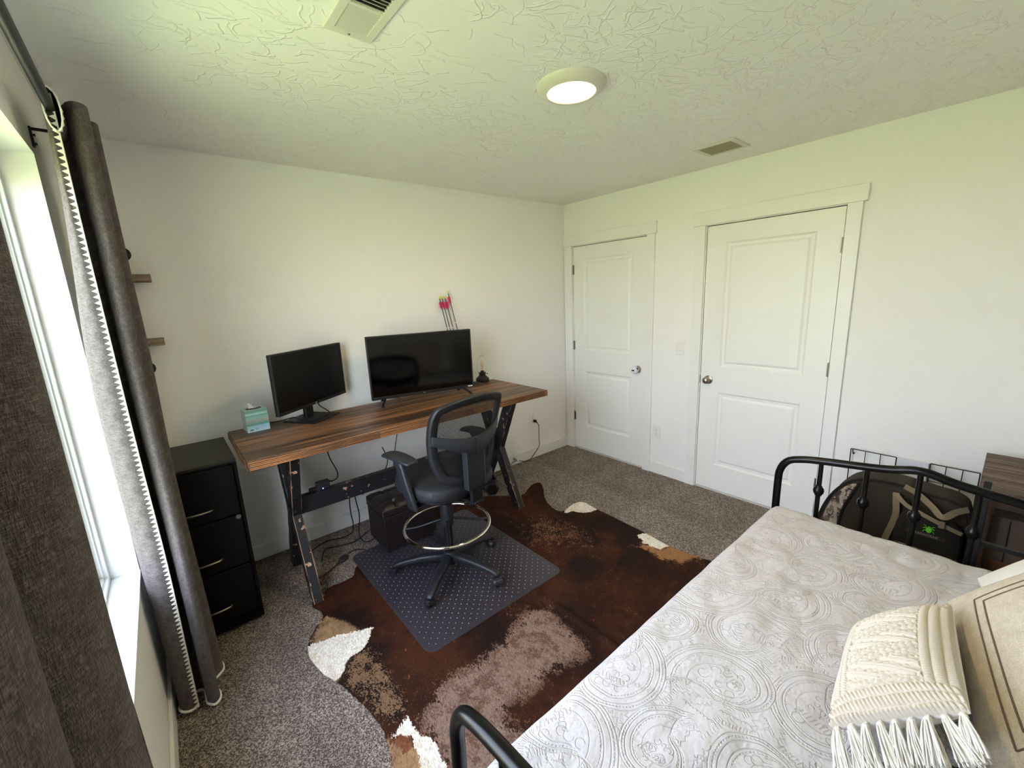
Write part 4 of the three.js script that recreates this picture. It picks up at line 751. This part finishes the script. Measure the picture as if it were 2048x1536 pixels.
// quilt: stitched paisley pattern pressed into the cloth
const quiltBump = canvasTex(2048, 1152, (c, w, h) => {
  c.fillStyle = '#b4b4b4'; c.fillRect(0, 0, w, h);
  const S = w / 1.9;   // pixels per metre
  c.lineCap = 'round'; c.lineJoin = 'round';
  const wrap = (f) => { for (const ox of [-w, 0, w]) for (const oy of [-h, 0, h]) { c.save(); c.translate(ox, oy); f(); c.restore(); } };
  // ground between the motifs: short wavy rows, zigzags and scallops
  for (let i = 0; i < 1900; i++) {
    const x = rr(0, w), y = rr(0, h), a = rr(0, 6.28), n = 4 + Math.floor(rr(0, 8)), st = rr(6, 11), am = rr(3, 7), kind = i % 3, lw = rr(1.4, 2.4), al = rr(0.3, 0.75);
    wrap(() => { c.translate(x, y); c.rotate(a); c.strokeStyle = `rgba(40,40,40,${al})`; c.lineWidth = lw; c.beginPath();
      if (kind === 0) for (let k = 0; k <= n; k++) (k ? c.lineTo(k * st, k % 2 ? am : -am) : c.moveTo(0, -am));
      else if (kind === 1) for (let k = 0; k < n; k++) { c.moveTo(k * st, 0); c.lineTo(k * st + 3, am * 2.4); }
      else for (let k = 0; k < n; k++) { c.moveTo(k * st + st * 0.5, 0); c.arc(k * st, 0, st * 0.5, 0, 3.1); }
      c.stroke(); });
  }
  const tear = (k, f) => { c.beginPath(); c.moveTo(0, -0.15 * k * S); c.bezierCurveTo(f * 0.16 * k * S, -0.1 * k * S, f * 0.15 * k * S, 0.11 * k * S, f * 0.02 * k * S, 0.13 * k * S); c.bezierCurveTo(-f * 0.1 * k * S, 0.14 * k * S, -f * 0.11 * k * S, 0.0, -f * 0.02 * k * S, -0.03 * k * S); c.bezierCurveTo(f * 0.04 * k * S, -0.06 * k * S, f * 0.03 * k * S, -0.12 * k * S, 0, -0.15 * k * S); };
  let n = 0;
  for (let gy = 0; gy < 5; gy++) for (let gx = 0; gx < 8; gx++, n++) {
    const x = (gx + (gy % 2) * 0.5 + rr(-0.12, 0.12)) / 8 * w, y = (gy + 0.5 + rr(-0.1, 0.1)) / 5 * h, a = rr(-0.7, 0.7) + (n % 3) * 1.9, k = rr(0.7, 1.05), f = n % 2 ? 1 : -1;
    const curls = Array.from({ length: 16 }, () => [rr(-0.055, 0.06), rr(-0.05, 0.1), rr(5, 14), rr(0, 6)]);
    wrap(() => {
      c.translate(x, y); c.rotate(a);
      c.fillStyle = '#bcbcbc'; tear(k * 1.12, f); c.fill();
      for (const [q, lw, dash, al] of [[1.12, 2.6, [], 0.8], [1.05, 3.4, [3, 6], 0.75], [0.98, 2.6, [], 0.85], [0.84, 2.4, [], 0.75], [0.78, 3, [3, 6], 0.7], [0.55, 2, [], 0.6]]) { c.setLineDash(dash); c.lineWidth = lw; c.strokeStyle = `rgba(30,30,30,${al * 0.8})`; tear(k * q, f); c.stroke(); }
      c.setLineDash([]); c.lineWidth = 1.9; c.strokeStyle = 'rgba(40,40,40,0.65)';
      for (const [px, py, r, s] of curls) { c.beginPath(); c.arc(px * S * k * f * 0.8, py * S * k * 0.8, r, s, s + 4.4); c.stroke(); }
      for (let q = 0; q < 11; q++) { c.beginPath(); const tx = (-0.06 + q * 0.011) * S * k; c.moveTo(tx * f, 0.04 * S * k); c.lineTo((tx + 5) * f, 0.04 * S * k + 15); c.stroke(); }
    });
  }
  // crinkle of washed cotton
  const d = c.getImageData(0, 0, w, h), D = d.data;
  for (let j = 0; j < h; j++) for (let i = 0; i < w; i++) { const o = (j * w + i) * 4, q = (vn(i / 9, j / 6, 1 << 20, 401) - 0.5) * 70 + (vn(i / 26, j / 15, 1 << 20, 402) - 0.5) * 70; D[o] = D[o + 1] = D[o + 2] = clamp(D[o] + q, 0, 255); }
  c.putImageData(d, 0, 0);
}, false);
{
  const x0 = -2.835, x1 = -1.045, z0 = 2.312, z1 = 3.278, top = 0.578, r = 0.075;
  const fall = 0.2, arc = r * Math.PI / 2;
  const path = (s, a, b) => { // s: distance along the cloth -> [place across, drop]
    const flat = (b - a) - 2 * r, tot = flat + 2 * (arc + fall), q = s * tot; const side = (k) => k < arc ? [r * Math.sin(k / r), r * (1 - Math.cos(k / r))] : [r + 0.012 * (k - arc) / fall, r + (k - arc)];
    if (q < arc + fall) { const [o, d] = side(arc + fall - q); return [a + r - o, d, q - arc - fall]; }
    if (q > arc + fall + flat) { const [o, d] = side(q - arc - fall - flat); return [b - r + o, d, q - arc - fall]; }
    return [a + r + q - arc - fall, 0, q - arc - fall];
  };
  const g = grid(260, 170, (u, v) => {
    const [x, dx, sx] = path(u, x0, x1), [z, dz, sz] = path(1 - v, z0, z1);
    const flat = 1 - clamp((dx + dz) / 0.05, 0, 1);
    const crown = 0.02 * Math.sin(clamp((z - z0) / (z1 - z0), 0, 1) * Math.PI) * Math.sin(clamp((x - x0) / (x1 - x0), 0, 1) * Math.PI);
    const wr = Math.pow(Math.abs(fbm(x * 3 + z * 5, z * 9 - x * 3, 1 << 12, 3, 300) - 0.5) * 2, 0.8) * 0.016 + (fbm(x * 14, z * 18, 1 << 12, 2, 310) - 0.5) * 0.008;
    return [x, top - Math.max(dx, dz) - 0.3 * Math.min(dx, dz, r) + (crown + wr) * flat, z, (sx + 0.1) / 1.9, (sz + 0.1) / 1.069];
  });
  const t = thing('quilt', 'white paisley-stitched quilt covering the daybed mattress', 'quilt');
  mesh('cover', g, std(0xcfcbcd, 0.95, { bumpMap: quiltBump, bumpScale: 0.0045, side: THREE.DoubleSide }), t);
}
// cushions: two bulging faces that meet in a seam
function cushion(w, h, th, n, relief = () => 0, power = 0.55) {
  const f = (sgn) => grid(n, Math.round(n * Math.max(1, h / w)), (u, v) => {
    const a = (sgn > 0 ? u : 1 - u) * 2 - 1, b = v * 2 - 1, e = (1 - Math.abs(a) ** 2.6) * (1 - Math.abs(b) ** 2.6);
    const px = a * w / 2 * (1 - 0.045 * (1 - b * b) * (a * a)), py = b * h / 2 * (1 - 0.045 * (1 - a * a) * (b * b));
    const z = th / 2 * Math.pow(Math.max(e, 0), power);
    const q = sgn > 0 ? relief(a, b, px, py) * Math.min(1, Math.min(w / 2 - Math.abs(a * w / 2), h / 2 - Math.abs(b * h / 2)) / 0.004) : 0;
    return [px + q * Math.sign(a) * Math.abs(a) ** 8, py + q * Math.sign(b) * Math.abs(b) ** 8, sgn * (z + q), px, py];
  });
  return [f(1), f(-1)];
}
function place(o, pos, tilt, yaw, roll = 0) { o.position.set(...pos); o.rotation.set(tilt, yaw, roll, 'YXZ'); }
{ // macrame lumbar cushion
  const w = 0.25, h = 0.53;   // w across (leaning), h along the bed
  const rope = (d, along, wd) => { const q = ((d / wd) % 1 + 1) % 1, body = Math.sqrt(Math.max(0, 1 - (2 * q - 1) ** 2)); const k = Math.floor(d / wd), st = 0.5 + 0.5 * Math.abs(Math.sin((along / 0.0085 + (q - 0.5) * 0.7 + k * 0.5) * Math.PI)); return body * st; };
  const relief = (a, b, x, y) => {
    const ex = w / 2 - Math.abs(x), ey = h / 2 - Math.abs(y), band = 0.058;
    if (ey < band) return 0.008 * rope(ey, x, 0.0195);
    if (ex < 0.05) return 0.008 * rope(ex, y, 0.0165);
    const per = 0.125, tt = ((y + 1) / per) % 1, zig = (Math.abs(tt - 0.5) * 2) * 0.075, d = x - 0.06 + zig * 1.6 - 0.06, q = ((d % 0.068) + 0.068) % 0.068;
    if (q < 0.034) return 0.0075 * rope(q, y * 1.3, 0.017);
    return 0.0022 * (0.5 + 0.5 * Math.sin(x / 0.006 * Math.PI)) * (0.5 + 0.5 * Math.sin(y / 0.008 * Math.PI)) + 0.001;
  };
  const t = thing('tasselled_cushion', 'small cream knotted-cord cushion with white tassels, leaning at the front', 'cushion');
  const [f, b] = cushion(w, h, 0.12, 250, relief);
  mesh('front', f, M.yarn, t); mesh('backing', b, M.white, t);
  for (let k = 0; k < 9; k++) {
    const x = lerp(-w / 2 + 0.012, w / 2 - 0.012, k / 8), gs = [], s = -1, lean = rr(-0.02, 0.022), len = rr(0.9, 1.15);
    for (let i = 0; i < 54; i++) { const ox = rr(-1, 1), oz = rr(-1, 1), L = rr(0.072, 0.092) * len; gs.push(tube([[x + ox * 0.003, s * h / 2 + 0.006, oz * 0.003], [x + ox * 0.007 + lean * 0.2, s * (h / 2 + 0.018), oz * 0.006 - 0.002], [x + ox * 0.012 + lean * 0.6 + rr(-0.003, 0.003), s * (h / 2 + L * 0.6), oz * 0.008 - 0.016], [x + ox * 0.017 + lean + rr(-0.005, 0.005), s * (h / 2 + L), oz * 0.009 - 0.034]], 0.0015, 5, 4)); }
    mesh('tassel', join([...gs, new THREE.SphereGeometry(0.007, 10, 8).translate(x, s * (h / 2 + 0.006), 0)]), M.tassel, t);
  }
  // local x -> up the slope (+z world), local y -> along the bed (+x world), local z -> face normal (up, towards -z)
  const up = V(0.2, 0.64, 0.72).normalize(), along = V(1, -0.15, -0.05).normalize(), nrm = new THREE.Vector3().crossVectors(up, along).normalize();
  t.quaternion.setFromRotationMatrix(new THREE.Matrix4().makeBasis(up, new THREE.Vector3().crossVectors(nrm, up).normalize(), nrm));
  t.position.set(-1.945, 0.688, 2.9);
}
function leaning(name, label, pos, w, h, th, lean, yaw, mats, extra) {
  const t = thing(name, label, 'cushion');
  const [f, b] = cushion(w, h, th, 60, () => 0, 0.5);
  mesh('front', f, mats, t); mesh('backing', b, mats, t);
  if (extra) extra(t);
  // local z faces -z (towards the room) and up; local x along -x
  t.rotation.set(0, 0, 0); t.quaternion.setFromEuler(new THREE.Euler(lean, Math.PI + yaw, 0, 'YXZ'));
  t.position.set(...pos);
  return t;
}
leaning('striped_cushion', 'large cream linen cushion with thin brown border lines', [-1.831, 0.822, 3.183], 0.76, 0.519, 0.135, -0.736, 0.162, M.cream, (t) => {
  const w = 0.76, h = 0.519, z = (a, b) => 0.0675 * Math.pow(Math.max(0, (1 - Math.abs(a) ** 2.6) * (1 - Math.abs(b) ** 2.6)), 0.5);
  for (const [ka, k] of [[0.674, 0.634], [0.592, 0.541]]) {
    const pts = []; const N = 80; for (let i = 0; i < N; i++) { const q = i / N * 4, s = Math.floor(q), f = (q - s) * 2 - 1; const [a, b] = [[f, -1], [1, f], [-f, 1], [-1, -f]][s].map((c, i) => c * (i ? k : ka)); pts.push([a * w / 2 * (1 - 0.045 * (1 - b * b) * a * a), b * h / 2 * (1 - 0.045 * (1 - a * a) * b * b), z(a, b) + 0.0004]); }
    mesh('border_line', tube(pts, 0.0022, 320, 5, true, 0.1), std(0x6f5f52, 0.9), t);
  }
});
leaning('white_cushion', 'plain white cushion tucked behind the cream one with brown lines', [-1.645, 0.835, 3.24], 0.78, 0.53, 0.13, -0.736, 0.162, M.white);
{ // bit of brown fleece
  const t = thing('fleece_throw', 'brown fleece bunched on the bed under the cushion tassels', 'throw', [-2.2, 0.575, 3.05]);
  mesh('fleece', (() => { const g = new THREE.IcosahedronGeometry(1, 24), p = g.attributes.position; for (let i = 0; i < p.count; i++) { const x = p.getX(i), y = p.getY(i), z = p.getZ(i), k = 1 + (fbm(x * 6 + 9, z * 6 + y * 5, 1 << 12, 3, 330) - 0.5) * 0.25 + (vn(x * 60, z * 60 + y * 40, 1 << 14, 331) - 0.5) * 0.06; p.setXYZ(i, x * 0.13 * k, Math.max(y, -0.25) * 0.055 * k, z * 0.15 * k); } g.computeVertexNormals(); return g; })(), std(0x5a463c, 1), t);
}
// ───────────────────────── behind the bed ─────────────────────────
function gridPanel(label, z0, z1, nz, top) {
  const t = thing('wire_grid', label, 'wire panel', [-0.03, 0, 0], 0);
  mesh('frame', join([rod([0, 0.004, z0], [0, top, z0], 0.003), rod([0, 0.004, z1], [0, top, z1], 0.003), rod([0, top, z0], [0, top, z1], 0.003), rod([0, 0.004, z0], [0, 0.004, z1], 0.003)]), M.blackSatin, t);
  for (let i = 1; i < nz; i++) mesh('wire', rod([0.002, 0.004, lerp(z0, z1, i / nz)], [0.002, top, lerp(z0, z1, i / nz)], 0.0022, 0.0022, 6), M.blackSatin, t);
  for (let y = top - 0.1; y > 0.05; y -= 0.1) mesh('wire', rod([-0.002, y, z0], [-0.002, y, z1], 0.0022, 0.0022, 6), M.blackSatin, t);
  return t;
}
{
  const a = gridPanel('black wire grid panel on the door wall, beside the door casing', 2.412, 2.624, 3, 0.588);
  mesh('hook', tube([[0.0, 0.588, 2.42], [-0.012, 0.58, 2.424], [-0.014, 0.566, 2.426], [-0.008, 0.56, 2.43], [0.0, 0.568, 2.43]], 0.003, 24, 6), M.blackSatin, a);
  gridPanel('black wire grid panel on the door wall, beside the slatted table', 2.766, 2.954, 3, 0.59);
  const b = thing('white_board', 'plain white card standing between the two black wire grids', 'card', [-0.03, 0, 0]);
  mesh('sheet', bx(-0.004, 0.004, 0, 0.588, 2.63, 2.76, 0.001), M.paper, b);
}
{ // camouflage gear bag
  const t = thing('gear_bag', 'olive and camouflage gear bag with a green emblem behind the bed', 'bag', [-0.28, 0, 0]);
  const shape = (pts, depth, bevel, x) => extrude(pts.map(([z, y]) => [z, y]), depth, bevel).rotateY(-Math.PI / 2).translate(x, 0, 0);   // outline in (z, y), facing -x
  const sm = (pts, n) => new THREE.CatmullRomCurve3(pts.map(([a, b]) => V(a, b, 0)), true, 'centripetal').getPoints(n).slice(0, -1).map((p) => [p.x, p.y]);
  const out = sm([[2.37, 0.06], [2.375, 0.22], [2.40, 0.36], [2.445, 0.47], [2.51, 0.55], [2.6, 0.585], [2.7, 0.59], [2.82, 0.575], [2.9, 0.565], [2.945, 0.53], [2.95, 0.3], [2.945, 0.06], [2.9, 0.012], [2.45, 0.012]], 90);
  mesh('body', boxUV(shape(out, 0.2, 0.03, 0.0)), M.olive, t);
  mesh('piping', tube(out.map(([z, y]) => [-0.192, y, z]), 0.007, 160, 6, true), M.oliveDark, t);
  mesh('camo_panel', boxUV(shape(sm([[2.395, 0.14], [2.405, 0.3], [2.44, 0.43], [2.49, 0.515], [2.535, 0.545], [2.515, 0.48], [2.48, 0.36], [2.462, 0.14]], 40), 0.006, 0.002, -0.198), 2), M.camo, t);
  mesh('panel_seam', tube([[-0.206, 0.14, 2.466], [-0.206, 0.36, 2.486], [-0.206, 0.48, 2.52], [-0.204, 0.55, 2.545]], 0.006, 30, 6), M.oliveDark, t);
  const pk = mesh('front_pocket', boxUV(shape(sm([[2.715, 0.1], [2.712, 0.3], [2.72, 0.44], [2.76, 0.492], [2.83, 0.5], [2.91, 0.48], [2.94, 0.44], [2.945, 0.3], [2.94, 0.1]], 50), 0.08, 0.022, -0.19)), M.oliveDark, t);
  const x = -0.2705;
  mesh('camo_flap', boxUV(shape([[2.72, 0.2], [2.72, 0.325], [2.94, 0.315], [2.94, 0.2]], 0.006, 0.002, -0.268), 2), M.camo, t);
  // green beetle-like emblem and the maker's word under it
  const leg = (s, k) => tube([[x - 0.002, 0.43 + k * 0.006, 2.833 + s * 0.006], [x - 0.002, 0.436 + k * 0.012, 2.833 + s * 0.015], [x - 0.002, 0.43 + k * 0.016, 2.833 + s * 0.019]], 0.0017, 10, 5);
  mesh('emblem', join([new THREE.SphereGeometry(1, 18, 12).scale(0.003, 0.0135, 0.0105).translate(x, 0.427, 2.833), new THREE.SphereGeometry(1, 12, 8).scale(0.003, 0.006, 0.006).translate(x, 0.442, 2.833), ...[-1, 1].flatMap((s) => [1.2, 0.2, -0.9].map((k) => leg(s, k)))]), std(0x63c02c, 0.6), pk);
  const word = new THREE.Mesh(new THREE.PlaneGeometry(0.14, 0.02), std(0xffffff, 0.8, { map: canvasTex(512, 76, (c, a, b) => { c.fillStyle = '#2b261c'; c.fillRect(0, 0, a, b); c.fillStyle = '#7d7264'; c.font = 'bold 60px sans-serif'; c.textAlign = 'center'; c.fillText('TREEWTEAR', a / 2, 58, a * 0.97); }) }));
  word.name = 'lettering'; word.castShadow = word.receiveShadow = true; word.rotation.y = -Math.PI / 2; word.position.set(x - 0.0012, 0.4, 2.822); pk.add(word);
  // webbing: strips of flat strap
  const strap = (pts, wd) => { const c = new THREE.CatmullRomCurve3(pts.map((p) => V(...p))); return grid(30, 1, (u, v) => { const p = c.getPointAt(u), d = c.getTangentAt(u), nn = V(0, d.z, -d.y).normalize(); return [p.x, p.y + nn.y * (v - 0.5) * wd, p.z + nn.z * (v - 0.5) * wd, u * 0.5, v * wd]; }); };
  const web = M.webbing.clone(); web.side = THREE.DoubleSide;
  mesh('strap', strap([[-0.212, 0.12, 2.655], [-0.216, 0.3, 2.68], [-0.222, 0.44, 2.705], [-0.225, 0.515, 2.7], [-0.215, 0.555, 2.695]], 0.026), web, t);
  mesh('strap', strap([[-0.23, 0.55, 2.7], [-0.26, 0.522, 2.74], [-0.29, 0.505, 2.81], [-0.29, 0.478, 2.88], [-0.28, 0.455, 2.94]], 0.02), web, t);
  mesh('handle', strap([[-0.2, 0.592, 2.72], [-0.215, 0.575, 2.77], [-0.24, 0.535, 2.83], [-0.27, 0.51, 2.87], [-0.24, 0.54, 2.91], [-0.21, 0.555, 2.945]], 0.028), web, t);
  mesh('buckle', bx(-0.302, -0.288, 0.466, 0.498, 2.862, 2.884, 0.004), M.webbing, t);
}
{ // slatted table with a dark apron
  const x0 = -0.66, x1 = -0.1, z0 = 2.962, z1 = 3.42, h = 0.73;
  const t = thing('slatted_table', 'weathered brown slatted table behind the foot of the bed', 'table');
  const n = 7; for (let i = 0; i < n; i++) { const a = lerp(x0, x1, i / n) + 0.0035, b = lerp(x0, x1, (i + 1) / n) - 0.0035, g = boxUV(bx(a, b, h - 0.018, h, z0, z1, 0.002)), uv = g.attributes.uv, off = i * 0.137; for (let k = 0; k < uv.count; k++) { const p = uv.getX(k), q = uv.getY(k); uv.setXY(k, q / 0.6 + off, p / 0.12); } mesh('slat', g, M.slatWood, t); }
  mesh('apron', join([bx(x0 + 0.006, x1 - 0.006, h - 0.075, h - 0.019, z0 + 0.006, z0 + 0.03), bx(x0 + 0.006, x0 + 0.03, h - 0.075, h - 0.019, z0 + 0.03, z1 - 0.01), bx(x1 - 0.03, x1 - 0.006, h - 0.075, h - 0.019, z0 + 0.03, z1 - 0.01)]), std(0x3a2a20, 0.7), t);
  for (const [x, z] of [[x0 + 0.03, z0 + 0.03], [x1 - 0.03, z0 + 0.03], [x0 + 0.03, z1 - 0.03], [x1 - 0.03, z1 - 0.03]]) mesh('leg', bx(x - 0.02, x + 0.02, 0, h - 0.019, z - 0.02, z + 0.02, 0.003), std(0x3a2a20, 0.7), t);
}
{
  const t = thing('storage_box', 'grey-brown fabric storage box under the slatted table', 'box');
  mesh('body', bx(-0.6, -0.16, 0, 0.6, 3.01, 3.4, 0.008), M.boxGrey, t);
  mesh('seam', join([bx(-0.6025, -0.599, 0.01, 0.59, 3.066, 3.07), bx(-0.6025, -0.599, 0.01, 0.59, 3.24, 3.244)]), M.dark, t);
  mesh('lower_panel', bx(-0.607, -0.6, 0.02, 0.4, 3.02, 3.39, 0.002), std(0x6b4526, 0.7), t);
}
{ // black steel rack between bed end and table
  const t = thing('steel_rack', 'black square-tube steel rack standing right behind the bed end', 'rack', [-0.93, 0, 0]);
  for (const [x, z] of [[0, 2.985], [0.2, 2.985], [0, 3.39], [0.2, 3.39]]) mesh('upright', bx(x - 0.011, x + 0.011, 0, 0.79, z - 0.011, z + 0.011, 0.002), M.blackSatin, t);
  for (const y of [0.605, 0.25]) mesh('rail', join([bx(-0.009, 0.009, y - 0.009, y + 0.009, 2.996, 3.379, 0.002), bx(0.011, 0.189, y - 0.009, y + 0.009, 2.976, 2.994, 0.002)]), M.blackSatin, t);
}
scene.updateMatrixWorld(true);
renderer.render(scene, camera);
